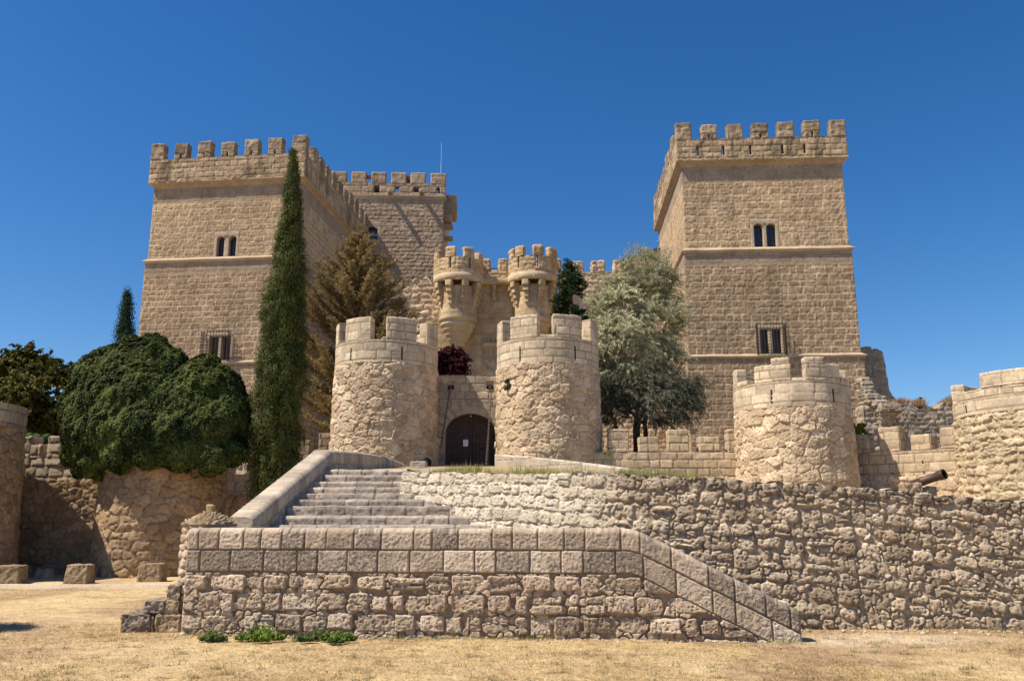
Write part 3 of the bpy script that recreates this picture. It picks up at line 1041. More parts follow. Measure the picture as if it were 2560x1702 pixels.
# ------------------------------------------------------------------ inner curtain wall, right of the gatehouse, and left rubble stub
S_RUB_FAR = style('coursed', .5, .30, .06, .035, PAL_GATE, tone=.05, rough=.03, rf=7, warp=.04, joint=.015, stain=.3, fill=.6, rnd=.08, inset=.05, grain=.25)
cd = 53.6
CW = thing('curtain_wall', 'rubble curtain wall with battlements between inner gatehouse and right square tower', 'wall', (gx(1540, 700, cd), cd, 4))
Oc = np.array([gx(1398, 700, cd), cd, 0])
ac = lambda u: gx(u, 670, cd) - Oc[0]
M = MB()
panel(M, frame(Oc, Ug), 0, ac(1690), 4, Zv(681, cd), .07, S_RUB_FAR, 501, thick=.9)
M.build('wall', M_far, CW)
for (u0, u1, v0) in ((1424, 1458, 654), (1480, 1512, 652), (1535, 1556, 651), (1590, 1618, 652), (1648, 1680, 650)):
    m = MB()
    block(m, frame(Oc, Ug), ac(u0), ac(u1), Zv(681, cd) - .02, Zv(v0, cd), -.6, .01, .08, S_RUB_FAR, int(u0), r=.035, amp=.025, af=4, faces='fblrt')
    m.build('merlon', M_far, CW)
# tiled outbuilding roof just behind it
hd = 56.0
HB = thing('tiled_building', 'low tiled building peeping over the curtain wall beside the right tower', 'building', (gx(1600, 650, hd), hd, 4))
hx0, hx1 = gx(1548, 650, hd), gx(1648, 620, hd)
Oh = np.array([hx0, hd, 0])
M = MB()
z0h, z1h = Zv(655, hd), Zv(623, hd)
mph = frame(Oh, Ug)
panel(M, mph, 0, hx1 - hx0, 4, z1h, .12, plain((.4, .25, .17)), 7, topfn=lambda a: z0h + (z1h - z0h) * a / (hx1 - hx0))
M.box(mph, hx1 - hx0 - 1.3, hx1 - hx0 - .02, 4, z1h - .25, .02, .3, (.3, .17, .12))
M.build('wall', M_far, HB)
m = MB()
L = np.linspace(-.2, hx1 - hx0 + .1, 60); D = np.linspace(.25, -5, 12)
A, Cc = np.meshgrid(L, D)
m.grid(mph(A, z0h + (z1h - z0h) * A / (hx1 - hx0) + .12 + .05 * np.sin(Cc * 20), Cc), np.array((.34, .2, .13)), flip=True)
m.grid(mph(A, z0h + (z1h - z0h) * A / (hx1 - hx0) - .03, Cc), np.array((.3, .2, .13)))
m.build('roof', M_tile, HB)
# rubble curtain between keep and gatehouse
rd = 55.0
M = MB()
Or_ = np.array([gx(960, 760, rd), rd, 0])
panel(M, frame(Or_, Ug), 0, gx(1100, 700, rd) - Or_[0], 4, Zv(700, rd), .07, style('coursed', .6, .42, .10, .05, PAL_GATE, tone=.08, rough=.03, rf=7, warp=.06, joint=.02, fill=.6, flush=.2, rnd=.14, inset=.06, grain=.25), 511, thick=2.0,
      topfn=lambda a: Zv(702, rd) + .25 * np.sin(a * 3.1) + .15 * np.sin(a * 7))
tag(M.build('rubble_wall', M_far), 'ragged rubble wall between the keep and the inner gatehouse, behind brown conifer', 'wall')
# ------------------------------------------------------------------ round turrets of the outer wall
S_DRUM = style('rubble', .44, .30, .065, .022, PAL_GATE, tone=.055, rough=.018, rf=14, warp=.04, joint=.022, jv=.42, var=.4, pits=.035, stain=.22, sf=.8, tilt=.14, fill=.7, flush=.12, dome=.1, octv=4, grain=.32, lich=.25, gf=20)
S_BAND = style('ashlar', .72, .34, .016, .022, PAL_GATEASH, tone=.012, rough=.012, rf=7, warp=.01, joint=.016, jit=.04, stain=.3, sf=1.0, tilt=.02, dome=.05, lich=.35, gf=14, streak=.25)
S_GMER = style('ashlar', .52, .33, .016, .022, PAL_GATEASH, tone=.012, rough=.012, rf=7, warp=.008, joint=.016, jit=.03, stain=.45, sf=1.2, tilt=.02, dome=.05, lich=.5, gf=14, streak=.3)


def round_turret(label, cx, cy, R, z0, zb, zc, merl, seed, slits=(), drum=S_DRUM, band=S_BAND, mst=S_GMER, name='round_turret', res=.028, flare=.1, group=None, ring=True):
    T = thing(name, label, 'turret', (cx, cy, z0), group)
    M = MB()
    def mpf(a, b, c):
        th = a / R
        r = R + c + flare * np.clip((zb - b) / (zb - z0), 0, 1)
        a_, b_, r_ = np.broadcast_arrays(th, b, r)
        return np.stack([cx + r_ * np.sin(a_), cy - r_ * np.cos(a_), b_], -1)
    full = np.pi * R
    panel(M, mpf, -full, full, z0, zb + .04, res, drum, seed, fade=.03, fades='t')
    M.build('drum', M_stone, T)
    M = MB()
    mp = polar(cx, cy, R + .035)
    bst = [zb + (zc - zb) * k / 3 for k in range(-1, 5)]
    ho = [((R) * t - .03, R * t + .03, zb + .12, zb + (zc - zb) * .68) for t in slits]
    full2 = np.pi * (R + .035)
    panel(M, mp, -full2, full2, zb, zc, .04, band, seed + 1, holes=(), thick=.42, fades='')
    for q in ho:
        M.box(mp, q[0], q[1], q[2], q[3], -.2, .022, (.03, .025, .02))
    M.lathe((cx, cy), [(R - .3, zc - .55), (.01, zc - .5)], (.35, .28, .2), 40)
    M.build('parapet', M_stone, T)
    for i, (t0, t1, b, dz) in enumerate(merl):
        m = MB()
        t0, t1 = math.radians(t0), math.radians(t1)
        zt = zc + b
        def chip(L):
            return L
        block(m, mp, (R + .035) * t0, (R + .035) * t1, zc + .002 + dz, zt, -.42, .0, .04, mst, seed + 10 + i, r=.026, amp=.01, af=4, faces='fblrt')
        m.build('merlon', M_stone, T)
    return T


gcy = 35.0
R_G = 2.10
def zf(v, d): return Zv(v, d)
cxl = P(964, 1000, gcy)[0]; cxr = P(1370, 1000, gcy)[0]
fr_d = gcy - R_G
bl, cl, tl_ = zf(904, fr_d), zf(848, fr_d), zf(792, fr_d)
br, cr, tr_ = zf(905, fr_d), zf(842, fr_d), zf(785, fr_d)
pit = 360 / 7
TLt = round_turret('round rubble turret left of the arched gate', cxl, gcy, R_G, 2.6, bl, cl,
             [(24.5 - 17.3 + pit * k, 24.5 + 17.3 + pit * k, tl_ - cl, 0) for k in range(-3, 4)], 601, (math.radians(25), math.radians(-34)), group='turrets flanking the gate')
TRt = round_turret('round rubble turret right of the arched gate, ivy tuft on its side', cxr, gcy, R_G, 2.6, br, cr,
             [(21 - 17.5 + pit * k, 21 + 17.5 + pit * k, tr_ - cr, 0) for k in range(-3, 4)], 627, (math.radians(29), math.radians(-34)), group='turrets flanking the gate')

# third turret, merlons half ruined
c3d = 32.5
cx3 = P(1981, 1050, c3d)[0]
f3 = c3d - 2.12
b3, c3 = zf(1013, f3), zf(950, f3)
h1 = zf(908, f3) - c3; h2 = zf(892, f3) - c3
T3 = round_turret('lone round turret with ragged merlons in front of the right square tower', cx3, c3d, 2.12, 1.6, b3, c3,
             [(-98, -84, .72, 0), (-82, -64, .18, 0), (-54, -17, h1, 0), (-35, -17.5, h2, h1 + .003), (-3, 36.5, h1, 0), (-3, 17.5, h2, h1 + .003), (40, 57, .2, 0), (85, 120, .7, 0), (140, 175, .7, 0), (200, 235, .7, 0)], 653, (math.radians(-37), math.radians(25)))
# turret at the right edge
c4d = 28.6
R4 = 2.9
cx4 = P(2628, 1050, c4d)[0]
f4 = c4d - R4 * .55
b4, c4 = zf(1026, f4), zf(985, f4)
S_DRUM4 = style('coursed', .44, .28, .065, .035, ((.40, .31, .2), (.64, .515, .36), (.42, .32, .2), (.25, .2, .14)), tone=.06, rough=.022, rf=13, warp=.045, joint=.01, pits=.04, tilt=.18, fill=.6, flush=.15, dome=.2, octv=5, grain=.28, rnd=.09, inset=.05)
T4 = round_turret('yellowish round turret with a broken parapet standing on the right, past the cannon', cx4, c4d, R4, .8, b4, c4,
             [(-98, -58, zf(964, f4) - c4, 0), (-72, -40, zf(926, f4) - c4, zf(964, f4) - c4 + .003), (-57.5, -40, zf(964, f4) - c4, 0), (-20, 12, .8, 0), (40, 75, .8, 0), (-160, -125, .8, 0)], 677, (math.radians(-88),), drum=S_DRUM4)

# ------------------------------------------------------------------ gate between the two turrets
gw = 35.3
Ogt = np.array([P(1075, 1000, gw)[0], gw, 0]); Ux = np.array([1., 0, 0]); Uy = np.array([0, 1., 0])
agt = lambda u, v=1050: P(u, v, gw)[0] - Ogt[0]
zw = lambda v: Zv(v, gw)
Wgt = agt(1266)
da0, da1 = agt(1113, 1100), agt(1238, 1100)
dmid = (da0 + da1) / 2; dhw = (da1 - da0) / 2
zthr, zspr, zap = zw(1166), zw(1080), zw(1033)
S_GWALL = style('ashlar', .55, .33, .02, .02, ((.33, .265, .2), (.46, .375, .285), (.21, .17, .13), (.17, .145, .12)), tone=.012, rough=.012, rf=7, warp=.01, joint=.014, jit=.05, stain=.45, tilt=.02, dome=.05, lich=.5, gf=14)
GT = thing('gate_wall', 'ashlar gate wall holding an arched timber door between two round turrets', 'gate', (Ogt[0] + Wgt / 2, gw, 3.9))
M = MB()
arch = lambda a, b: (np.abs(a - dmid) < dhw) & (b < zspr + (zap - zspr) * np.sqrt(np.clip(1 - ((a - dmid) / dhw) ** 2, 0, 1)))
mg = frame(Ogt, Ux)
ho = []
for (ua, ub) in ((1119, 1135), (1216, 1234)):
    ho.append((agt(ua, 965), agt(ub, 965), zw(973), zw(954)))
panel(M, mg, 0, Wgt, 2.8, zw(938), .03, S_GWALL, 701, holes=ho, thick=.9, cut=arch)
M.box(mg, agt(1174), agt(1176.5), zw(985), zw(958), -.1, .012, (.03, .025, .02))
M.build('wall', M_stone, GT)
m = MB()
n = 40
t = np.linspace(0, np.pi, n + 1)
inn = np.stack([dmid - dhw * np.cos(t), zspr + (zap - zspr) * np.sin(t)], -1)
outr = np.stack([dmid - (dhw + .42) * np.cos(t), zspr + (zap - zspr + .5) * np.sin(t)], -1)
inn = np.vstack([[inn[0, 0], zthr - .3], inn, [inn[-1, 0], zthr - .3]])
outr = np.vstack([[outr[0, 0] + .1, zthr - .3], outr, [outr[-1, 0] - .1, zthr - .3]])
K = np.linspace(0, 1, 8)[:, None, None]
ring = lerp(inn[None], outr[None], K)
mp3 = np.arange(ring.shape[1])
jn = np.where(mp3 % 4 == 1, .0, .018)
nz = fbm(np.stack([ring[..., 0], ring[..., 1], ring[..., 0] * 0], -1), 5, 2, 3)
ccv = np.clip(np.array((.40, .325, .245)) * (1 + .25 * nz[..., None]) * np.where(mp3 % 4 == 1, .7, 1)[None, :, None], 0, 1)
m.grid(mg(ring[..., 0], ring[..., 1], jn[None, :] + .006 + nz * .006), ccv, flip=True)
rv = lerp(np.array([-.45]), np.array([.02]), np.linspace(0, 1, 5)[:, None])
m.grid(mg(np.broadcast_to(inn[:, 0], (5, len(inn))), np.broadcast_to(inn[:, 1], (5, len(inn))), np.broadcast_to(rv, (5, len(inn)))), np.array((.46, .375, .28)), flip=True)
m.build('arch', M_stone, GT)
# door: two leaves of boards with iron straps, and a wicket
wood = np.array((.062, .040, .035))
def leaf(x0, x1, sd, par):
    m = MB()
    rng = np.random.RandomState(sd)
    nb = 7
    for i in range(nb):
        xa = x0 + (x1 - x0) * i / nb; xb = x0 + (x1 - x0) * (i + 1) / nb - .003
        xm = (xa + xb) / 2
        top = zspr + (zap - zspr) * math.sqrt(max(0, 1 - ((xm - dmid) / dhw * .98) ** 2)) + .03
        m.box(mg, xa, xb, zthr - .1, top, -.38, -.33 + .006 * rng.rand(), wood * (.85 + .3 * rng.rand()))
    d = m.build('door', M_wood, par)
    s = MB()
    for zz in np.linspace(zthr + .22, zspr + .1, 4):
        s.box(mg, x0 + .02, x1 - .02, zz - .022, zz + .022, -.325, -.305, (.074, .05, .045))
    for i in range(1, 4):
        xx = x0 + (x1 - x0) * i / 4
        top = zspr + (zap - zspr) * math.sqrt(max(0, 1 - ((xx - dmid) / dhw) ** 2))
        s.box(mg, xx - .014, xx + .014, zthr - .05, top - .06, -.327, -.308, (.070, .047, .042))
    s.build('door_batten', M_wood, d)
    return d
leaf(da0 + .0, dmid - .03, 1, GT)
d2 = leaf(dmid + .03, da1 - .0, 2, GT)
m = MB()
wk0, wk1 = dmid + .12, dmid + .85
for (a0, a1, b0, b1) in ((wk0, wk0 + .06, zthr, zspr), (wk1, wk1 + .06, zthr, zspr), (wk0, wk1, zspr, zspr + .07)):
    m.box(mg, a0, a1, b0, b1, -.3, -.285, (.075, .05, .045))
m.box(mg, wk0 + .25, wk0 + .45, zthr + .75, zthr + .8, -.3, -.26, (.02, .02, .02))
m.build('wicket_frame', M_wood, d2)
m = MB()
m.box(mg, dmid - .045, dmid + .045, zthr - .05, zap - .1, -.32, -.27, (.06, .038, .032))
m.box(mg, dmid - dhw * .75, dmid + dhw * .75, zspr + .42, zspr + .5, -.32, -.285, (.06, .038, .032))
m.build('door_post', M_wood, GT)
for q in ho:
    m = MB()
    m.box(mg, q[0], q[1], q[2], q[3], -.95, -.55, (.03, .02, .018))
    m.box(mg, q[0] + .02, q[1] - .02, (q[2] + q[3]) / 2, q[3] - .01, -.3, -.05, (.42, .27, .2))
    m.box(mg, q[0] + .07, q[1] - .07, q[2], (q[2] + q[3]) / 2 + .02, -.15, .05, (.06, .035, .03))
    m.build('pulley', M_iron, GT)
# notices
m = MB()
pa0, pa1 = agt(1157, 1105), agt(1169.3, 1105)
m.box(mg, pa0, pa1, zw(1114), zw(1097), -.28, -.27, (.82, .80, .80))
for k in range(5):
    zz = lerp(zw(1100), zw(1112), k / 4)
    m.box(mg, pa0 + .03, pa1 - .03, zz - .006, zz + .006, -.272, -.268, (.45, .45, .45))
tag(m.build('paper_notice', M_paper), 'white paper notice stuck on the dark arched gate door', 'notice')
m = MB()
m.box(mg, agt(1094.5, 1105), agt(1104, 1105), zw(1114), zw(1097), .0, .035, (.62, .56, .46))
tag(m.build('stone_plaque', M_stone), 'small pale plaque fixed to the wall just left of the gate door', 'plaque')

# chains of the old drawbridge
def chain(p0, p1, label, col, sag=.05):
    m = MB()
    p0 = np.array(p0); p1 = np.array(p1)
    L = np.linalg.norm(p1 - p0)
    n = int(L / .085)
    ax = (p1 - p0) / L
    s1 = np.cross(ax, [0, 1., 0]); s1 /= np.linalg.norm(s1)
    s2 = np.cross(ax, s1)
    for i in range(n):
        t = (i + .5) / n
        c = p0 + (p1 - p0) * t - np.array([0, 0, sag * 4 * t * (1 - t)])
        sd = s1 if i % 2 else s2
        an = np.linspace(0, 2 * np.pi, 9)
        pts = c + .066 * np.cos(an)[:, None] * ax + .036 * np.sin(an)[:, None] * sd
        m.tube(pts, .012, np.array(col) * (.8 + .4 * ((i * 7) % 5) / 5), 5, cap=False)
    tag(m.build('drawbridge_chain', M_iron), label, 'chain', 'drawbridge chains at the gate')
chain(P(1125, 974, gw - .1), P(1095, 1151, 33.2), 'rusty drawbridge chain slanting down left of the gate door', (.06, .04, .035))
chain(P(1228, 976, gw - .1), P(1215.5, 1163, 33.4), 'drawbridge chain hanging across the right half of the gate door', (.13, .10, .085))
# drawbridge deck in front of the door
m = MB()
dx0, dx1 = P(1064, 1158, 33)[0], P(1232, 1165, 33)[0]
fd = frame(np.array([0, 0, 0.]), Ux)
for k in range(9):
    xa = dx0 + (dx1 - dx0) * k / 9
    m.box(fd, xa, xa + (dx1 - dx0) / 9 - .015, 3.62, 3.72, -35.1, -32.6, wood * (.8 + .06 * k))
m.box(fd, dx0, dx0 + .12, 3.72, 4.02, -34.9, -32.55, (.022, .018, .02))
tag(m.build('drawbridge', M_wood), 'dark timber drawbridge deck lying at the foot of the gate door', 'drawbridge')

# ------------------------------------------------------------------ battlemented outer walls
S_CURT = style('ashlar', .52, .33, .022, .024, PAL_CURT, tone=.015, rough=.014, rf=7, warp=.015, joint=.016, jit=.06, stain=.4, sf=1.1, tilt=.03, dome=.1, lich=.35, gf=14, streak=.25)


def battlement(name, label, O, U, Lw, z0, zc, merl, seed, T=.45, res=.035, st=S_CURT, mat=None, base=None, slits=()):
    O = np.array([O[0], O[1], 0.0])
    mat = mat or M_stone
    B = thing(name, label, 'wall', (O[0] + U[0] * Lw / 2, O[1] + U[1] * Lw / 2, z0))
    M = MB()
    mp = frame(O, U)
    zl0 = z0
    if base:
        panel(M, mp, 0, Lw, z0, base[0], res, base[1], seed + 2, thick=T + .1)
        zl0 = base[0] - .01
        mp = frame(O + .02 * np.cross(U, Zup) * -1, U)
    panel(M, mp, 0, Lw, zl0, zc, res, st, seed, thick=T)
    for a in slits:
        M.box(mp, a - .025, a + .025, zc - .95, zc - .38, -.1, .012, (.03, .025, .02))
    M.build('wall', mat, B)
    for i, (a0, a1, zt) in enumerate(merl):
        m = MB()
        block(m, mp, a0, a1, zc + .002, zt, -T, .0, .04, st, seed + 20 + i, r=.024, amp=.01, af=4, faces='fblrt')
        m.build('merlon', mat, B)
    return B


wd_ = 33.6
O1 = P(1470, 1130, wd_); a1_ = lambda u: P(u, 1110, wd_)[0] - O1[0]
mer = []
for (x0, x1, yt) in ((92, 200, 467), (257, 365, 506), (418, 528, 467), (586, 698, 506), (743, 850, 467)):
    mer.append((a1_(1480 + x0 / 2.184), a1_(1480 + x1 / 2.184), Zv(860 + yt / 2.184, wd_)))
battlement('battlement_wall', 'battlemented ashlar wall between the right gate turret and the lone turret', O1, Ux, a1_(1890), 2.6, Zv(1130, wd_), mer, 711,
           slits=[a1_(1480 + k / 2.184) for k in (150, 315, 483, 650, 800)])
# second stretch, running a little towards the camera
pA = P(2085, 1128, 33.2); pB = P(2440, 1128, 29.6)
U2 = pB - pA; U2[2] = 0; L2 = np.linalg.norm(U2); U2 /= L2
O2 = np.array([pA[0], pA[1], 0])
z2c = Zv(1128, 31.5)
mer = []
for (x0, x1, yt) in ((150, 356, 978), (468, 665, 898), (778, 968, 976), (1072, 1260, 902)):
    a0 = pl(2080 + x0 / 3.92, 1120, O2, U2)[0]; a1 = pl(2080 + x1 / 3.92, 1120, O2, U2)[0]
    mer.append((a0, a1, pl(2080 + x0 / 3.92, 840 + yt / 3.92, O2, U2)[1]))
battlement('battlement_wall', 'battlemented ashlar wall behind the cannon, between the two right-hand turrets', O2, U2, L2, .8, z2c, mer, 741, T=.6,
           base=(Zv(1188, 31.5), S_DRUM), slits=[pl(2080 + k / 3.92, 1170, O2, U2)[0] for k in (282, 590, 893)])
# short stretch left of the gate
O3 = P(735, 1135, 35.2); a3 = lambda u: P(u, 1110, 35.2)[0] - O3[0]
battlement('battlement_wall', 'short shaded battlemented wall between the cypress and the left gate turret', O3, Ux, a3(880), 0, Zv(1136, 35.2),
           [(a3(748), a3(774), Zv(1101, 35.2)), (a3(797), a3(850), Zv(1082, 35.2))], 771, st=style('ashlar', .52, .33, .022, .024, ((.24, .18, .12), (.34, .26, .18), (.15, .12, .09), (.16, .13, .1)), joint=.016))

# ------------------------------------------------------------------ left flank: turret, wall, bastion
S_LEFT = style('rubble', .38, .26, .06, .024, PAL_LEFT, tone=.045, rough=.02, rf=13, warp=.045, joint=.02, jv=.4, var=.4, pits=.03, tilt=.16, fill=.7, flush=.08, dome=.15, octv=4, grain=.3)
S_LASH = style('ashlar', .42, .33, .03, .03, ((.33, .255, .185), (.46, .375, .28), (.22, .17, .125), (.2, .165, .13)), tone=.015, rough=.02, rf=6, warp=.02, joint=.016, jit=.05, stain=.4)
c5d = 24.6
cx5 = P(-190, 1200, c5d)[0]
R5 = 2.35
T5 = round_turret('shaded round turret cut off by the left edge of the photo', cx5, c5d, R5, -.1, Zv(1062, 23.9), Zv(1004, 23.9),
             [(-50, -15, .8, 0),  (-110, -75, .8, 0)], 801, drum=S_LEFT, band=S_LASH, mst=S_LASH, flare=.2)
dW = 27.4
O6 = P(10, 1400, dW); O6[2] = 0
a6 = lambda u, v=1150: P(u, v, dW)[0] - O6[0]
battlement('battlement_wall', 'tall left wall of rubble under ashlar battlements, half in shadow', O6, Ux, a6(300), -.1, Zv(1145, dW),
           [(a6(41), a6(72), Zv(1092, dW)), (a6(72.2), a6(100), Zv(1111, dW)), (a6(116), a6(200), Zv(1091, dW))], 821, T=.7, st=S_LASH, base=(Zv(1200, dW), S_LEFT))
# bastion under the ivy
cB = P(392, 1435, 27.4)
RB = 1.80
BT = thing('round_bastion', 'low round rubble bastion overgrown with ivy at its top', 'bastion', (cB[0], cB[1], 0))
M = MB()
def mpB(a, b, c):
    a, b, c = np.broadcast_arrays(a, b, c)
    th = a / RB
    r = RB + c + .12 * np.clip((4.6 - b) / 4.6, 0, 1)
    return np.stack([cB[0] + r * np.sin(th), cB[1] - r * np.cos(th), b], -1)
panel(M, mpB, -np.pi * RB, np.pi * RB, -.1, 4.4, .035, S_LEFT, 841, fade=0)
M.lathe((cB[0], cB[1]), [(RB, 4.35), (.01, 4.5)], (.2, .16, .1), 40)
M.build('drum', M_stone, BT)
# recessed wall behind the cypress
O7 = P(470, 1300, 29.2); O7[2] = 0
p7 = P(770, 1300, 35.2); U7 = p7 - O7; U7[2] = 0; L7 = np.linalg.norm(U7); U7 /= L7
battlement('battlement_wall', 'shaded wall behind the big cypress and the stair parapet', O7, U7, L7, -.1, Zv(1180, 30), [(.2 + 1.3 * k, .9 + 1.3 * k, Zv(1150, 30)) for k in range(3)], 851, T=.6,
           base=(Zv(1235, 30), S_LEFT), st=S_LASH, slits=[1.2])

# ------------------------------------------------------------------ ruin behind the right tower
S_RUIN = style('ashlar', .42, .27, .06, .04, PAL_RUIN, tone=.05, rough=.05, rf=5, warp=.06, joint=.025, jit=.25)
S_RUINR = style('coursed', .42, .26, .06, .03, PAL_RUIN, tone=.05, rough=.03, rf=8, warp=.04, joint=.015, fill=.6, rnd=.07, inset=.05, grain=.25)
rd2 = 58.0
RT = thing('ruined_tower', 'ruined round tower stub with a jagged broken edge, right of the square tower', 'ruin', (P(2150, 1000, rd2)[0], rd2, 3))
M = MB()
cxr_ = P(2105, 900, rd2)[0]; Rr = P(2203, 960, rd2)[0] - cxr_
rng = np.random.RandomState(4)
zt0 = Zv(876, rd2 - 1)
def ruin_top(a):
    t = a / Rr
    k = np.round(a / .42)
    j = _hash(k.astype(np.int64), k.astype(np.int64) * 0, k.astype(np.int64) * 0, 77)
    return zt0 - .25 * j - np.where(t > 1.35, (t - 1.35) * 6.0, 0)
panel(M, lambda a, b, c: polar(cxr_, rd2, Rr)(a, b, c + .07 * (zt0 - b)), -.6 * Rr, 2.6 * Rr, 3, zt0, .07, S_RUIN, 861, thick=.8, topfn=ruin_top)
M.build('wall', M_far, RT)
for k in range(9):
    m = MB()
    pz = lerp(955, 1003, k / 8)
    px = lerp(2206, 2240, k / 8)
    p = P(px, pz, rd2 + .5)
    block(m, frame(np.array([p[0] - .9, rd2 + .5, 0]), Ux), 0, .95, p[2] - 1.8, p[2], -1.0, .1, .09, S_RUIN, 870 + k, r=.05, amp=.04)
    m.build('broken_stone', M_far, RT)
# broken stair-like pier
rp = 46.6
PR = thing('ruined_pier', 'stepped broken stone pier leaning against the ruined tower', 'ruin', (P(2200, 1100, rp)[0], rp, 3))
for k, (u0, u1, v0, v1, cc) in enumerate(((2150, 2174, 944, 957, 0), (2152, 2182, 955, 968, .1), (2154, 2182, 966, 978, .2), (2156, 2188, 976, 988, .3), (2158, 2192, 986, 1000, .4), (2160, 2208, 993, 1008, .5), (2172, 2210, 1006, 1018, .7), (2150, 2196, 1016, 1130, .3),
                                           (2182, 2232, 1016, 1026, 1.3), (2182, 2234, 1025, 1034, 1.35), (2186, 2228, 1033, 1043, 1.1), (2188, 2222, 1042, 1053, .9), (2190, 2218, 1052, 1062, .75), (2192, 2212, 1061, 1130, .6))):
    m = MB()
    x0, x1 = P(u0, v0, rp)[0], P(u1, v0, rp)[0]
    block(m, frame(np.array([x0, rp, 0]), Ux), 0, x1 - x0, Zv(v1, rp) - .02, Zv(v0, rp), -1.2, cc * .8, .07, S_RUIN, 880 + k, r=.05, amp=.035, af=3)
    m.build('stone_course', M_far, PR)
# ruined curtain with dry grass on top
rw = 47.2
O8 = np.array([P(2222, 1050, rw)[0], rw, 0])
L8 = P(2420, 1050, rw)[0] - O8[0]
M = MB()
panel(M, frame(O8, Ux), 0, L8, 3, Zv(1010, rw), .07, S_RUINR, 901, thick=1.2, topfn=lambda a: Zv(1013, rw) + .18 * np.sin(a * 2.1) + .1 * np.sin(a * 6.3))
tag(M.build('ruined_wall', M_far), 'grey ruined rubble wall with dry grass along its top, far right', 'wall')
# ------------------------------------------------------------------ foreground: landing wall of the stairs
nl = P(450, 1585.6, 1.0)
def ground_hit(u, v, z=0.0):
    x, y, zz = ray(u, v)
    s = (z - EYE) / zz
    return np.array([x * s, y * s, z])
gl, gr = ground_hit(450, 1586), ground_hit(2006, 1604)
U9 = gr - gl; L9 = np.linalg.norm(U9); U9 /= L9
O9 = gl.copy()
N9 = np.cross(U9, Zup)
us9 = pl(1585, 1330, O9, U9)[0]
zt9 = (pl(461, 1317, O9, U9)[1] + pl(1585, 1330, O9, U9)[1]) / 2
ze9 = pl(2003, 1531, O9, U9)[1]
slope9 = (zt9 - ze9) / (L9 - us9)
print('near wall', L9, zt9, ze9, us9, gl, gr)
S_N1 = style('ashlar', .40, .29, .022, .026, PAL_NEAR, tone=.014, rough=.016, rf=16, warp=.012, joint=.012, stain=.62, sf=1.7, dome=.3, pits=.006)
S_N2 = style('coursed', .40, .28, .065, .022, PAL_NEARR, tone=.04, rough=.018, rf=20, warp=.018, joint=.006, jit=.16, pits=.024, stain=.15, sf=1.2, tilt=.12, fill=.7, dome=.12, octv=4, grain=.35, lich=.3, gf=40, rnd=.06, inset=.04, split=.16, wave=.03)
T9 = .42


def top9(a):
    # soft knee where the coping starts down the slope
    d = a - us9
    k = .18
    soft = np.where(d < -k, 0, np.where(d > k, d, (d + k) ** 2 / (4 * k)))
    return zt9 - slope9 * soft


def near_style(a, b, pos, seed):
    t = top9(a) - b
    bd = np.array([-.3, 0.0, .285, .605, 2.0])
    h1, c1 = style('ashlar', .385, .3, .022, .016, PAL_NEAR, tone=.012, rough=.013, rf=30, warp=.005, joint=.012, stain=.15, sf=1.6, dome=.08, pits=.004, bounds=bd, tilt=.015, octv=4, grain=.3, lich=.8, gf=45)(a, t, pos, seed)
    h2, c2 = S_N2(a, b, pos, seed + 1)
    m = t < .612
    return np.where(m, h1 + .012, h2 - .015), np.where(m[..., None], c1, c2)


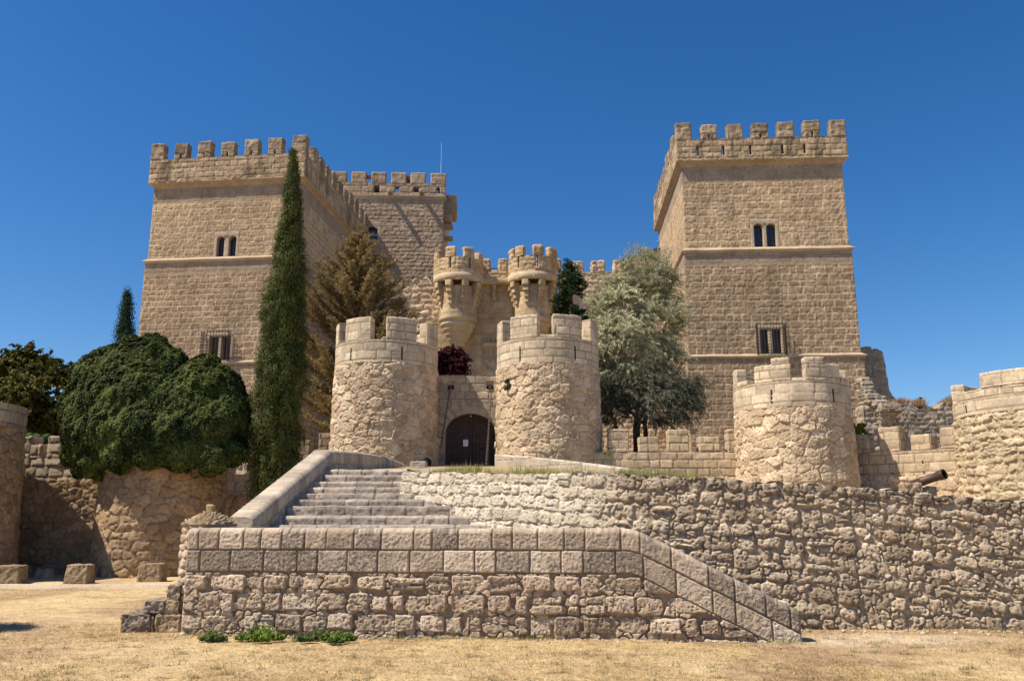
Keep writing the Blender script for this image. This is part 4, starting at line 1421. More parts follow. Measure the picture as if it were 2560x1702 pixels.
def folded(M, O, U, a0, a1, topf, zb, r, T, st, seed, res, tt=None, resb=None):
    """wall whose facing rolls over a rounded top edge on to its coping"""
    N = np.cross(U, Zup)
    us = lines(a0, a1, res)
    hz = lines(0, 1, (resb or res) / (topf(us).max() - zb))
    A, K = np.meshgrid(us, hz)
    top = topf(A)
    Zz = zb + K * (top - r - zb)
    h, C = st(A, Zz, frame(O, U)(A, Zz, A * 0), seed)
    wl = np.clip(np.minimum(A - a0, a1 - A) / .03, 0, 1)
    h = h * wl - .02 * (1 - wl)
    pts = frame(O, U)(A, Zz, h)
    # rounded edge + coping
    k2 = np.linspace(0, 1, 9)
    A2, Q2 = np.meshgrid(us, k2)
    an = Q2 * np.pi / 2
    he = st(A2, topf(A2) - r * .6, frame(O, U)(A2, topf(A2) - r * .6, A2 * 0), seed)
    h2 = he[0] * np.clip(np.minimum(A2 - a0, a1 - A2) / .03, 0, 1)
    P2 = frame(O, U)(A2, topf(A2) - r + (r + h2 * .6) * np.sin(an), -r + (r + h2) * np.cos(an) )
    t3 = np.linspace(r, T - r, max(3, int((T - 2 * r) / res)))
    A3, Q3 = np.meshgrid(us, t3)
    h3 = np.broadcast_to(h2[-1][None] * .6, A3.shape) + .006 * fbm(frame(O, U)(A3, topf(A3), -Q3), 14, 2, seed)
    C3 = np.broadcast_to(he[1][-1][None], A3.shape + (3,))
    P3 = frame(O, U)(A3, topf(A3) + h3, -Q3)
    M.grid(pts, C)
    M.grid(np.concatenate([pts[-1:], P2[1:]]), he[1])
    M.grid(np.concatenate([P2[-1:], P3[1:]]), C3)
    k4 = np.linspace(0, 1, 6)[::-1]
    A4, K4 = np.meshgrid(us, k4)
    B4 = zb + K4 * (topf(A4) - r - zb)
    h4, C4 = st(A4 + 31, B4, frame(O, U)(A4, B4, A4 * 0 - T), seed + 3)
    P4 = frame(O, U)(A4, B4, -T)
    P4 = np.concatenate([P3[-1:], P4])
    C4 = np.concatenate([C4[:1], C4])
    M.grid(P4, C4)
    # ends
    for sl, fl in ((0, False), (-1, True)):
        prof = np.concatenate([pts[:, sl], P2[1:, sl], P3[1:, sl], P4[1:, sl]])
        pc = np.concatenate([C[:, sl], he[1][1:, sl], C3[1:, sl], C4[1:, sl]])
        cen = frame(O, U)(us[sl], zb, -T / 2)
        K5 = np.linspace(0, 1, 10)[:, None, None]
        E = lerp(prof[None], (prof * 0 + cen)[None], K5)
        # centre line instead of a point
        E[..., 2] = prof[None, :, 2]
        E[:, :, :2] = lerp(prof[None, :, :2], np.broadcast_to(cen[:2], prof[None, :, :2].shape), K5)
        hn = .015 * fbm(E, 12, 3, seed + 8)[..., None] * np.clip(K5 * 6, 0, 1)
        E = E + hn * (U if sl else -U)
        M.grid(E, np.broadcast_to(pc[None], E.shape), flip=not fl)


LW = thing('landing_wall', 'long low wall of squared granular blocks in the foreground, sloping down at its right end', 'wall', (O9[0] + U9[0] * L9 / 2, O9[1] + U9[1] * L9 / 2, 0))
M = MB()
folded(M, O9, U9, 0, L9, top9, -.12, .055, T9, near_style, 1001, .010)
M.build('wall', M_near, LW)

# landing behind it and the lower flight climbing from the right
zland = 1.0
ST_ = thing('stone_staircase', 'worn grey stone staircase climbing from the landing towards the gate', 'staircase', (-2, 16, zland))
S_STEP = style('ashlar', .62, .5, .012, .03, ((.38, .315, .26), (.56, .475, .39), (.16, .13, .105), (.2, .17, .145)), tone=.012, rough=.018, rf=14, warp=.012, joint=.012, stain=.5, sf=1.8, pits=.01, bounds=np.array([-5, 50.]), tilt=0.0, dome=.05, grain=.3, lich=.7, gf=40, octv=5)
vt = [1290.8, 1267.8, 1251.6, 1237, 1222, 1207.5, 1192, 1178.7]
ys = [16.5 + .42 * k for k in range(8)]
zs = [EYE + (1303 - v) / F * y for v, y in zip(vt, ys)]
ys = [16.08 - .4 * k for k in range(3, -1, -1)] + ys
zs = [zs[0] - .175 * (k + 1) for k in range(3, -1, -1)] + zs
XL = lambda y: -4.52 + (y - 16.5) * .115
def xwall(y):      # where the big retaining wall meets the steps
    return -2.34 + (18.2 - y) * .96 if y < 18.2 else -2.3
for k, (y0, z0) in enumerate(zip(ys, zs)):
    m = MB()
    x0, x1 = XL(y0) - .25, xwall(y0) + .5
    dep = .62 if k < len(ys) - 1 else 1.2
    zb_ = zs[k - 1] - .2 if k else .5
    block(m, frame(np.array([x0, y0, 0]), Ux), 0, x1 - x0, zb_, z0, -dep, 0, .022, S_STEP, 1020 + k, r=.035, amp=.012, af=5, faces='ft')
    m.build('step', M_near, ST_)
m = MB()
block(m, frame(O9 - .44 * N9, U9), 0.1, 6.4, .4, zs[0] - .17, -3.0, 0, .06, plain((.45, .38, .3), .01, 6), 3, r=.03, faces='ftlr')
m.build('landing', M_near, ST_)
for k in range(6):
    m = MB()
    xx = 6.4 + .3 * k
    block(m, frame(O9 - .44 * N9, U9), xx, xx + .42, -.05, zs[0] - .17 - .17 * (k + 1), -1.0, 0, .06, S_STEP, 1040 + k, r=.03, faces='ftr')
    m.build('step', M_near, ST_)

# left parapet of the stairs: climbs with them, then runs level to the turret
SP = thing('stair_parapet', 'pale rounded stone parapet climbing along the left side of the staircase', 'parapet', (-4.6, 20, 0))
S_COPE = style('ashlar', .55, .34, .012, .02, ((.42, .355, .28), (.53, .455, .37), (.2, .165, .13), (.24, .205, .175)), tone=.012, rough=.012, rf=12, warp=.006, joint=.010, stain=.5, sf=2.2, pits=.004, tilt=0.0, dome=.05, lich=.3, gf=25)
pb0 = np.array([P(632, 1311, 15.3)[0], 15.3, 0]); pb1 = np.array([P(829, 1180, 20.0)[0], 20.0, 0])
ztop0, ztop1 = Zv(1292, 15.3), Zv(1125, 20.0)
Ua = pb1 - pb0; La = np.linalg.norm(Ua); Ua /= La
def slopestyle(topf):
    def f(a, b, pos, seed):
        t = topf(a) - b
        bd = np.array([-1.0, -.0, .33, .75, 1.2, 1.8, 2.4, 3, 3.6, 4.4])
        return style('ashlar', .42, .34, .012, .02, ((.46, .375, .28), (.60, .505, .39), (.28, .225, .17), (.24, .20, .165)), rough=.012, rf=12, warp=.006, joint=.007, stain=.45, sf=2.2, pits=.004, bounds=bd, tilt=0.0, dome=.05, tone=.006, lich=.4, gf=30, streak=.5)(a, t, pos, seed)
    return f
topa = lambda a: ztop0 + (ztop1 - ztop0) * np.clip(a, -1, La) / La
M = MB()
folded(M, pb0, Ua, 0, La + .05, topa, -.1, .13, .55, slopestyle(topa), 1051, .03)
M.build('parapet_wall', M_near, SP)
pb2 = np.array([P(1016, 1172, 32.4)[0], 32.4, 0])
ztop2 = Zv(1160, 32.4)
Ub = pb2 - pb1; Lb = np.linalg.norm(Ub); Ub /= Lb
topb = lambda a: ztop1 + (ztop2 - ztop1) * a / Lb + .12 * np.sin(np.clip(a / Lb, 0, 1) * np.pi)
M = MB()
folded(M, pb1, Ub, -.05, Lb, topb, -.1, .13, .55, slopestyle(topb), 1053, .04)
M.build('parapet_wall', M_near, SP)
m = MB()
p = P(1026, 1169, 30.0)
block(m, frame(np.array([p[0], 30.0, 0]), Ux), 0, P(1065, 1169, 30)[0] - p[0], p[2] - .35, Zv(1153, 30), -.45, 0, .04, S_COPE, 1057, r=.03, amp=.012)
tag(m.build('stone_block', M_stone), 'squared grey block at the far end of the stair parapet, left of the drawbridge', 'block')

# low kerb wall in front of the right gate turret
kb0 = np.array([P(1236, 1150, 32.2)[0], 32.2, 0]); kb1 = np.array([P(1640, 1180, 27.0)[0], 27.0, 0])
Uk = kb1 - kb0; Lk = np.linalg.norm(Uk); Uk /= Lk
zk0, zk1 = Zv(1135, 32.2), Zv(1180, 27)
topk = lambda a: zk0 + (zk1 - zk0) * (np.clip(a / Lk, 0, 1) ** 1.15)
M = MB()
folded(M, kb0, Uk, 0, Lk, topk, 2.4, .06, .4, S_COPE, 1061, .035)
tag(M.build('kerb_wall', M_stone), 'low pale kerb of blocks curving down in front of the right gate turret', 'wall')

# ------------------------------------------------------------------ big rubble retaining wall
ctrl = [(-2.34, 18.2), (-1.5, 17.35), (-.6, 16.45), (.3, 15.5), (1.1, 14.75), (1.9, 14.2), (2.9, 13.95), (4.7, 13.75), (6.5, 13.64), (8.3, 13.56), (10.5, 13.5), (15, 13.4), (21, 13.3)]
ctrl = np.array(ctrl)
def catmull(c, n=30):
    c = np.vstack([2 * c[0] - c[1], c, 2 * c[-1] - c[-2]])
    out = []
    for i in range(1, len(c) - 2):
        t = np.linspace(0, 1, n, endpoint=False)[:, None]
        p0, p1, p2, p3 = c[i - 1], c[i], c[i + 1], c[i + 2]
        out.append(.5 * (2 * p1 + (p2 - p0) * t + (2 * p0 - 5 * p1 + 4 * p2 - p3) * t ** 2 + (3 * p1 - p0 - 3 * p2 + p3) * t ** 3))
    out.append(c[-2:-1])
    return np.vstack(out)
path = catmull(ctrl)
seg = np.linalg.norm(np.diff(path, axis=0), axis=1)
sp = np.concatenate([[0], np.cumsum(seg)])
LB = sp[-1]
tang = np.gradient(path, axis=0); tang /= np.linalg.norm(tang, axis=1)[:, None]
zt_ctrl_u = [(1010, 1174, 18.2), (1200, 1176, 16.6), (1531, 1184, 14.5), (1700, 1192, 14.0), (2003, 1208, 13.76), (2300, 1232, 13.62), (2560, 1255, 13.55), (2900, 1280, 13.5), (4400, 1285, 13.3)]
zt_s = []; zt_z = []
for u, v, d in zt_ctrl_u:
    p = P(u, v, d)
    i = np.argmin(np.hypot(path[:, 0] - p[0], path[:, 1] - p[1]))
    zt_s.append(sp[i]); zt_z.append(p[2])
zt_s[0] = 0
zt_s = np.array(zt_s); zt_z = np.array(zt_z)
_k = np.unique(zt_s, return_index=True)[1]
topB = lambda a: np.interp(a, zt_s[_k], zt_z[_k])
print('big wall', LB, zt_s, zt_z)


def mpW(a, b, c):
    a, b, c = np.broadcast_arrays(np.asarray(a, float), np.asarray(b, float), np.asarray(c, float))
    x = np.interp(a, sp, path[:, 0]); y = np.interp(a, sp, path[:, 1])
    tx = np.interp(a, sp, tang[:, 0]); ty = np.interp(a, sp, tang[:, 1])
    c = c + .09 * (topB(a) - b)
    return np.stack([x + ty * c, y - tx * c, b], -1)


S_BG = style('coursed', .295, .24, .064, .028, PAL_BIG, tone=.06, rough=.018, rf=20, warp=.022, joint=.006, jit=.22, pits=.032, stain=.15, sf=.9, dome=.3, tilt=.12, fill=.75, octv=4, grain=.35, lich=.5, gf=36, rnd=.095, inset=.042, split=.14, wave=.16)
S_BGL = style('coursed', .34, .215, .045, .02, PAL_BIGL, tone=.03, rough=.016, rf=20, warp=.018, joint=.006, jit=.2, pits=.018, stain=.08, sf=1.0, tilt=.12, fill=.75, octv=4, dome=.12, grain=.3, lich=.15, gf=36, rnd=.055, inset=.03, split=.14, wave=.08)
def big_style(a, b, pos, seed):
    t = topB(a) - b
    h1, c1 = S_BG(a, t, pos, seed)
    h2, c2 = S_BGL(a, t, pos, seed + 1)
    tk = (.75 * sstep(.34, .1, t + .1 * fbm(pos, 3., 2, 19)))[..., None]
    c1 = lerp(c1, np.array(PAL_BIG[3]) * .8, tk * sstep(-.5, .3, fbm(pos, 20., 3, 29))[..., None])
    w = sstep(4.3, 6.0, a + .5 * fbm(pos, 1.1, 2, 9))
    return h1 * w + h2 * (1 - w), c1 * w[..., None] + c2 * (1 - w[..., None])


BW = thing('retaining_wall', 'big curved rubble retaining wall, bright on the left, dark on the right, below the terrace', 'wall', (3, 14, 0))
M = MB()
def ragged(a):
    k = a / .3
    j = np.floor(k).astype(np.int64)
    f_ = k - j
    bump = np.clip(4 * f_ * (1 - f_), 0, 1) ** .5
    return topB(a) - .05 + .07 * bump * (.4 + _hash(j, j * 0, j * 0, 3)) * sstep(3.8, 5.2, a)
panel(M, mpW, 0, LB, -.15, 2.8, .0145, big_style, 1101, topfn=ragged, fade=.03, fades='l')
us = lines(0, LB, .03)
A, Cq = np.meshgrid(us, np.linspace(0.02, -.45, 14))
hh = ragged(A) + .03 * fbm(mpW(A, A * 0 + 2, Cq), 5, 3, 12) * (Cq < 0)
M.grid(mpW(A, hh, Cq), np.array((.40, .34, .265)) * (1 + .3 * fbm(mpW(A, A * 0 + 2, Cq), 3, 3, 5))[..., None])
# squared end beside the steps
fe = frame(np.array([path[0, 0], path[0, 1], 0]), Ux)
B_, C_ = np.meshgrid(lines(1.4, topB(0.) - .03, .04), lines(0, 1.6, .04))
pe = np.stack([np.full_like(B_, path[0, 0]) - .0, path[0, 1] + C_, B_], -1)
he, ce = S_BGL(C_, B_, pe, 55)
pe[..., 0] -= he * .4
M.grid(pe, ce)
M.build('wall', M_near, BW)

# ------------------------------------------------------------------ conical stone hut behind the landing wall
wc = P(521, 1350, 13.6); Rw = P(585, 1309, 13.6)[0] - wc[0]
WH = thing('stone_well', 'little round stone well hut with conical pebble cap, behind the landing wall', 'well', (wc[0], wc[1], 0))
M = MB()
def mpH(a, b, c):
    a, b, c = np.broadcast_arrays(a, b, c)
    th = a / Rw
    return np.stack([wc[0] + (Rw * .97 + c) * np.sin(th), wc[1] - (Rw * .97 + c) * np.cos(th), b], -1)
ze = Zv(1309, 13.2)
panel(M, mpH, -np.pi * Rw, np.pi * Rw, -.1, ze, .02, style('rubble', .17, .13, .04, .025, PAL_NEARR, tone=.02, rough=.02, rf=14, warp=.03), 1201, fade=0)
M.build('drum', M_near, WH)
M = MB()
zapx = Zv(1283, 13.6)
K, TH = np.meshgrid(np.linspace(0, 1, 40), np.linspace(-np.pi, np.pi, 120))
rr = lerp(Rw * 1.08, .07, K)
zz = ze - .03 + (zapx - ze + .03) * (K ** .8)
pp = np.stack([wc[0] + rr * np.sin(TH), wc[1] - rr * np.cos(TH), zz], -1)
h, C = style('rubble', .085, .07, .035, .02, ((.30, .215, .13), (.46, .35, .23), (.2, .15, .1), (.2, .16, .12)), tone=.02, rough=.015, rf=18, warp=.02)(TH * rr.mean(), K * .5, pp, 9)
pp[..., 2] += h
pp[..., :2] += (pp[..., :2] - wc[:2]) * (h / np.maximum(rr, .05))[..., None] * .5
M.grid(pp, C, flip=True)
M.lathe((wc[0], wc[1]), [(Rw * .9, ze - .06), (Rw * 1.08, ze - .04), (Rw * 1.1, ze - .01)], (.35, .27, .18), 40)
M.build('cap', M_near, WH)
m = MB()
block(m, frame(np.array([wc[0] - .062, wc[1], 0]), Ux), 0, .125, zapx - .06, Zv(1261, 13.6), -.06, .06, .02, plain((.42, .29, .14), .01, 12), 5, r=.035, amp=.012)
m.build('finial', M_near, WH)

# ------------------------------------------------------------------ loose blocks
S_BLK = style('rubble', .9, .8, .0, .02, ((.22, .18, .145), (.42, .35, .275), (.2, .16, .12), (.12, .10, .085)), tilt=0, rough=.05, rf=13, lich=.6, octv=5, stain=.6, sf=3, pits=.03, joint=.0)
S_BLK2 = style('rubble', .9, .8, .0, .02, ((.33, .245, .16), (.45, .35, .24), (.3, .23, .16), (.2, .16, .12)), tilt=0, octv=5, rough=.045, rf=13, stain=.3, sf=3, pits=.03, joint=.0)
def loose(u0, u1, v0, v1, d, dep, label, st, seed, r=.02, rot=0.0, group=None, name='stone_block', res=.014, amp=.012, z0=None):
    p0 = P(u0, v1, d); p1 = P(u1, v0, d)
    U = np.array([math.cos(rot), math.sin(rot), 0])
    m = MB()
    zb = p0[2] if z0 is None else z0
    block(m, frame(np.array([p0[0], d, 0]), U), 0, p1[0] - p0[0], zb, p1[2], -dep, 0, res, st, seed, r=r, amp=amp, af=5)
    return tag(m.build(name, M_near), label, 'block', group)
gb = 'loose blocks stepped against the landing wall'
loose(416, 452, 1461, 1499, 13.2, .45, 'dark topmost block of the stepped heap at the left end of the landing wall', S_BLK, 1, group=gb)
loose(358, 411, 1500, 1533, 13.15, .45, 'dark middle-row block of the stepped heap, its left one', S_BLK, 2, group=gb)
loose(406, 449, 1500.5, 1535, 13.18, .45, 'yellowish middle-row block of the stepped heap, touching the landing wall', S_BLK2, 3, group=gb)
loose(300, 373, 1535, 1576, 13.1, .5, 'long dark bottom block sticking out farthest from the stepped heap', S_BLK, 4, group=gb, z0=-.03)
loose(374.5, 383, 1540, 1577, 13.13, .4, 'thin upright stone wedged in the bottom row of the stepped heap', S_BLK2, 5, group=gb, z0=-.03)
loose(385, 452, 1537, 1578, 13.13, .5, 'yellowish bottom block of the stepped heap, touching the landing wall', S_BLK2, 6, group=gb, z0=-.03)
S_BOL = style('rubble', .9, .8, .0, .02, ((.25, .18, .11), (.38, .285, .18), (.3, .23, .16), (.16, .12, .085)), tilt=0, octv=5, rough=.04, rf=10, stain=.5, sf=2.5, pits=.02, joint=.0)
S_BOLG = style('rubble', .9, .8, .0, .02, ((.27, .22, .17), (.4, .33, .26), (.3, .23, .16), (.16, .13, .1)), tilt=0, octv=5, rough=.04, rf=10, stain=.3, sf=2.5, pits=.02, joint=.0)
g2 = 'squared stones bordering the path'
def bollard(u0, u1, v0, v1, label, st, seed, taper=.1, dep=.5):
    d = ground_hit(u0, v1)[1]
    p0 = P(u0, v1, d); p1 = P(u1, v0, d)
    W, H = p1[0] - p0[0], p1[2]
    def wf(L):
        k = np.clip(L[..., 1] / H, 0, 1)
        L = L.copy()
        L[..., 0] = W / 2 + (L[..., 0] - W / 2) * (1 - taper * k)
        L[..., 2] = -dep / 2 + (L[..., 2] + dep / 2) * (1 - taper * k)
        return L
    m = MB()
    block(m, frame(np.array([p0[0], d, 0]), Ux), 0, W, -.05, H, -dep, 0, .022, st, seed, r=.04, amp=.02, af=4, warpf=wf)
    return tag(m.build('border_stone', M_near), label, 'stone', g2)
bollard(-32, 49, 1414, 1459, 'brown squared border stone cut by the left edge of the photo', S_BOL, 21, .06)
bollard(81, 119, 1421, 1444, 'smallest grey border stone, low, near the left wall foot', S_BOLG, 22, .25)
bollard(156, 221, 1411, 1457, 'wide brown border stone with a notched top, before the shaded wall', S_BOL, 23, .12)
bollard(221, 238, 1418, 1443, 'narrow grey border stone just behind the notched brown one', S_BOLG, 24, .05, .3)
bollard(340, 404, 1409, 1453, 'ochre border stone with sloping sides, in front of the bastion', S_BOL, 25, .16)
bollard(401, 413, 1417, 1439, 'small sunlit stone half hidden behind the ochre border stone', S_BOLG, 26, .1, .3)

# ------------------------------------------------------------------ cannon on the terrace
CN = None
pm = P(2356, 1186, 16.6); pt = P(2228, 1229, 17.5)
ax = pt - pm; ax /= np.linalg.norm(ax)
CN = thing('cannon', 'rusty old iron cannon barrel lying on the terrace edge, muzzle up to the right', 'cannon', tuple(pm * .5 + pt * .5))
ir = (.085, .048, .038)
m = MB()
def tubep(ts, rs, col=ir, n=28):
    m.tube([pm + ax * t for t in ts], rs, col, n, cap=False)
Rm = .100
tubep([-.05, -.05, -.02, .0, .06, .10, .13, .16, .40, .405, .45, .455, .9, .905, .96, .965, 1.6, 1.75], [Rm * .62, Rm * .98, Rm * 1.0, Rm, Rm * .97, Rm * .86, Rm * .83, Rm * .82, Rm * .84, Rm * .90, Rm * .90, Rm * .85, Rm * .93, Rm * 1.02, Rm * 1.02, Rm * .95, Rm * 1.12, Rm * .9])
m.build('barrel', M_iron, CN)
m = MB()
tubep([-.048, .35], [Rm * .6, Rm * .58], (.02, .014, .012))
m.tube([pm + ax * .34, pm + ax * .35], Rm * .58, (.01, .008, .008), 20)
m.build('bore', M_iron, CN)
m = MB()
side = np.cross(ax, Zup); side /= np.linalg.norm(side)
mid = pm + ax * .85
m.tube([mid - side * .2, mid + side * .2], .035, ir, 12)
m.build('trunnion', M_iron, CN)
loose(2268, 2306, 1208, 1236, 16.5, .35, 'small tan chock stone propping up the cannon barrel', S_BLK2, 31, name='chock_stone', z0=1.9)
loose(2318, 2342, 1216, 1236, 16.9, .3, 'dark stone under the cannon muzzle', S_BLK, 32, name='chock_stone', z0=1.9)
# ------------------------------------------------------------------ terrace and ground
def terrace_front(t):
    pass
fr_pts = [(-4.6, 19.6, 2.72), (-2.3, 19.6, 2.74), (-2.3, 18.35, 2.72)]
for k in range(0, len(path), 6):
    p = mpW(sp[k], topB(sp[k]), -.42)
    fr_pts.append((p[0], p[1], topB(sp[k]) - .03))
fr_pts += [(34, 12, 1.2)]
fr_pts = np.array(fr_pts)
bk = np.array([(-5.5, 36.5), (-2, 36.5), (-1.2, 36.5), (0, 36.5), (2, 36), (4, 35), (8, 34.5), (14, 33), (22, 32), (40, 30)])
tt_ = np.linspace(0, 1, len(fr_pts))
bx = np.interp(tt_, np.linspace(0, 1, len(bk)), bk[:, 0]); by = np.interp(tt_, np.linspace(0, 1, len(bk)), bk[:, 1])
bz = np.interp(bx, [-5, 0, 3.5, 7, 11, 16, 30], [3.92, 3.95, 3.75, 3.3, 3.1, 2.5, 2.0])
K = np.linspace(0, 1, 90)[:, None, None] ** 1.3
B3 = np.stack([bx, by, bz], -1)
# refine along the front
ref = np.linspace(0, len(fr_pts) - 1, len(fr_pts) * 5)
fp = np.stack([np.interp(ref, np.arange(len(fr_pts)), fr_pts[:, i]) for i in range(3)], -1)
bp_ = np.stack([np.interp(ref, np.arange(len(fr_pts)), B3[:, i]) for i in range(3)], -1)
Tm = lerp(fp[None], bp_[None], K)
Tm[..., 2] += .025 * fbm(Tm, 1.5, 3, 4) * np.clip(K[..., 0] * 8, 0, 1)
nzt = fbm(Tm, .8, 3, 8)
colT = lerp(np.array((.36, .275, .16)), np.array((.27, .25, .10)), sstep(.0, .5, nzt)[..., None])
M_ground = mat_attr('dry_ground', .95, .05)
nt_ = M_ground.node_tree
bpn = nt_.nodes.new('ShaderNodeBump'); bpn.inputs['Strength'].default_value = .6; bpn.inputs['Distance'].default_value = .03
nzn = nt_.nodes.new('ShaderNodeTexNoise'); nzn.inputs['Scale'].default_value = 28; nzn.inputs['Detail'].default_value = 8
tcn = nt_.nodes.new('ShaderNodeTexCoord')
nt_.links.new(tcn.outputs['Object'], nzn.inputs['Vector']); nt_.links.new(nzn.outputs['Fac'], bpn.inputs['Height'])
nt_.links.new(bpn.outputs['Normal'], nt_.nodes['Principled BSDF'].inputs['Normal'])
M = MB(); M.grid(Tm, colT)
tag(M.build('terrace', M_ground), 'dry grassy terrace above the big retaining wall, leading to the gate', 'terrace', kind='structure')


def axis(fine0, fine1, step, lo, hi):
    a = list(np.arange(fine0, fine1, step))
    s = step; x = fine0
    L = []
    while x > lo:
        s *= 1.25; x -= s; L.append(x)
    s = step; x = a[-1]
    R = []
    while x < hi:
        s *= 1.25; x += s; R.append(x)
    return np.array(L[::-1] + a + R)


gxs = axis(-14, 10, .09, -500, 500); gys = axis(6, 28, .09, -80, 900)
GX, GY = np.meshgrid(gxs, gys)
G = np.stack([GX, GY, GX * 0], -1)
near = np.clip(1 - (np.hypot(GX, GY - 14) - 20) / 20, 0, 1)
gz = .028 * fbm(G, .9, 3, 21) + .012 * fbm(G, 5, 2, 22)
G[..., 2] = gz * near - .012


def ground_col(G):
    n1 = fbm(G * np.array([1, .55, 1]), .55, 4, 31)
    n2 = fbm(G * np.array([1, 1.2, 1]), 2.2, 3, 32)
    c = lerp(np.array((.48, .36, .205)), np.array((.35, .245, .145)), sstep(-.1, .45, n1 + .35 * n2)[..., None])
    n4 = fbm(G * np.array([.6, 1.4, 1]), 1.3, 4, 33)
    c = lerp(c, np.array((.30, .205, .125)), (.6 * sstep(.18, .5, n4))[..., None])
    c = lerp(c, np.array((.54, .42, .23)), (.6 * sstep(.2, .5, -n4 + .2 * n2))[..., None])
    # trodden pale earth at the foot of the slope and along the stones
    d1 = np.hypot((G[..., 0] - 4.9) / 2.2, (G[..., 1] - 12.3) / .8)
    c = lerp(c, np.array((.52, .43, .31)), (sstep(1.2, .4, d1 + .3 * n2) * .7)[..., None])
    d2 = np.abs(G[..., 1] - 22.3 - .1 * G[..., 0] * 0) / .9
    c = lerp(c, np.array((.47, .40, .31)), (sstep(1.2, .5, d2 + .4 * n2) * (G[..., 0] < -7) * .85)[..., None])
    left = sstep(-4.5, -8, G[..., 0] + 1.0 * n1) * sstep(17, 12.5, G[..., 1])
    c = lerp(c, np.array((.40, .28, .185)), (left * .6)[..., None])
    return c


M = MB(); M.grid(G, ground_col(G))
tag(M.build('ground', M_ground), 'dry straw-coloured grass ground of the forecourt', 'ground', kind='structure')
# raised earth inside the walls
M = MB()
HX, HY = np.meshgrid(np.linspace(-30, 34, 60), np.linspace(36.2, 85, 50))
HZ = 3.8 + np.clip((HY - 36) * .05, 0, 1.2) + 0 * HX
HZ = np.where(HX < -8, 1.5, HZ)
Hh = np.stack([HX, HY, HZ], -1); Hh[..., 2] += .1 * fbm(Hh, .3, 2, 3)
M.grid(Hh, np.array((.30, .23, .13)))
tag(M.build('castle_mound', M_ground), 'earth mound the inner castle stands on', 'mound', kind='structure')

# ------------------------------------------------------------------ grass
def blades(M, pos, L, wd, tilt, cols, rng):
    n = len(pos)
    a = rng.rand(n) * 2 * np.pi
    dirv = np.stack([np.cos(a) * np.cos(tilt), np.sin(a) * np.cos(tilt), np.sin(tilt)], -1)
    sd = np.stack([-np.sin(a), np.cos(a), a * 0], -1)
    base = pos
    tip = pos + dirv * L[:, None]
    v = np.stack([base - sd * wd[:, None], base + sd * wd[:, None], tip], 1).reshape(-1, 3)
    c = np.repeat(cols, 3, 0)
    M.add(v, c, tris=np.arange(3 * n).reshape(-1, 3), smooth=False)


def gz_at(x, y):
    p = np.stack([x, y, x * 0], -1)
    nr = np.clip(1 - (np.hypot(x, y - 14) - 20) / 20, 0, 1)
    return (.028 * fbm(p, .9, 3, 21) + .012 * fbm(p, 5, 2, 22)) * nr - .012


rng = np.random.RandomState(11)
M = MB()
n = 230000
y_ = 8.9 + (rng.rand(n) ** 1.3) * 5.6
x_ = (rng.rand(n) * 2 - 1) * (y_ * .66)
far_n = 60000
y2_ = 12 + rng.rand(far_n) * 10.5; x2_ = -y2_ * (.36 + .32 * rng.rand(far_n))
x_ = np.concatenate([x_, x2_]); y_ = np.concatenate([y_, y2_])
# keep clear of the landing wall
tw = (x_ - O9[0]) * U9[0] + (y_ - O9[1]) * U9[1]; dw = -((x_ - O9[0]) * N9[0] + (y_ - O9[1]) * N9[1])
ok = ~((tw > -.05) & (tw < L9 + .02) & (dw > -.01))
pp = np.stack([x_, y_, x_ * 0], -1)
dens = fbm(pp * np.array([1, .6, 1]), .9, 3, 51)
ok &= rng.rand(len(x_)) < np.clip(.75 + dens, .2, 1)
x_, y_ = x_[ok], y_[ok]
zz = gz_at(x_, y_)
nn = len(x_)
base_c = ground_col(np.stack([x_, y_, zz], -1))
t = rng.rand(nn)[:, None]
cc = base_c * lerp(.55, 1.5, t) * np.array([1, .98, .9])
gr_ = fbm(np.stack([x_, y_, zz], -1), .8, 2, 77)
foot = np.exp(-np.abs(y_ - (12.55 - .085 * (x_ + 4.8))) / .3) * (np.abs(x_) < 5)
green = (rng.rand(nn) < .28 * foot * (gr_ > -.1) + .03)
cc[green] = lerp(np.array((.12, .16, .05)), np.array((.22, .22, .08)), rng.rand(green.sum())[:, None])
blades(M, np.stack([x_, y_, zz], -1), .025 + .06 * rng.rand(nn), .0018 + .0025 * rng.rand(nn), np.abs(rng.randn(nn)) * .28 + .04, cc, rng)
cn = 520
cy_ = 9 + 5.2 * rng.rand(cn) ** 1.2; cx_ = (rng.rand(cn) * 2 - 1) * cy_ * .64
for x0_, y0_ in zip(cx_, cy_):
    if y0_ > 11.7 and -5.1 < x0_ < 4.2: continue
    kk = rng.randint(14, 46)
    q = np.stack([x0_ + rng.randn(kk) * .05, y0_ + rng.randn(kk) * .035, np.zeros(kk)], -1)
    q[:, 2] = gz_at(q[:, 0], q[:, 1])
    tg = rng.rand()
    ccl = lerp(np.array((.17, .13, .06)), np.array((.42, .33, .17)), rng.rand(kk, 1)) if tg > .3 else lerp(np.array((.10, .12, .045)), np.array((.24, .23, .09)), rng.rand(kk, 1))
    blades(M, q, .03 + .05 * rng.rand(kk), .002 + .002 * rng.rand(kk), np.abs(.6 + .4 * rng.randn(kk)), ccl, rng)
tag(M.build('dry_grass', M_dry), 'short dry straw grass covering the forecourt', 'grass', kind='stuff')

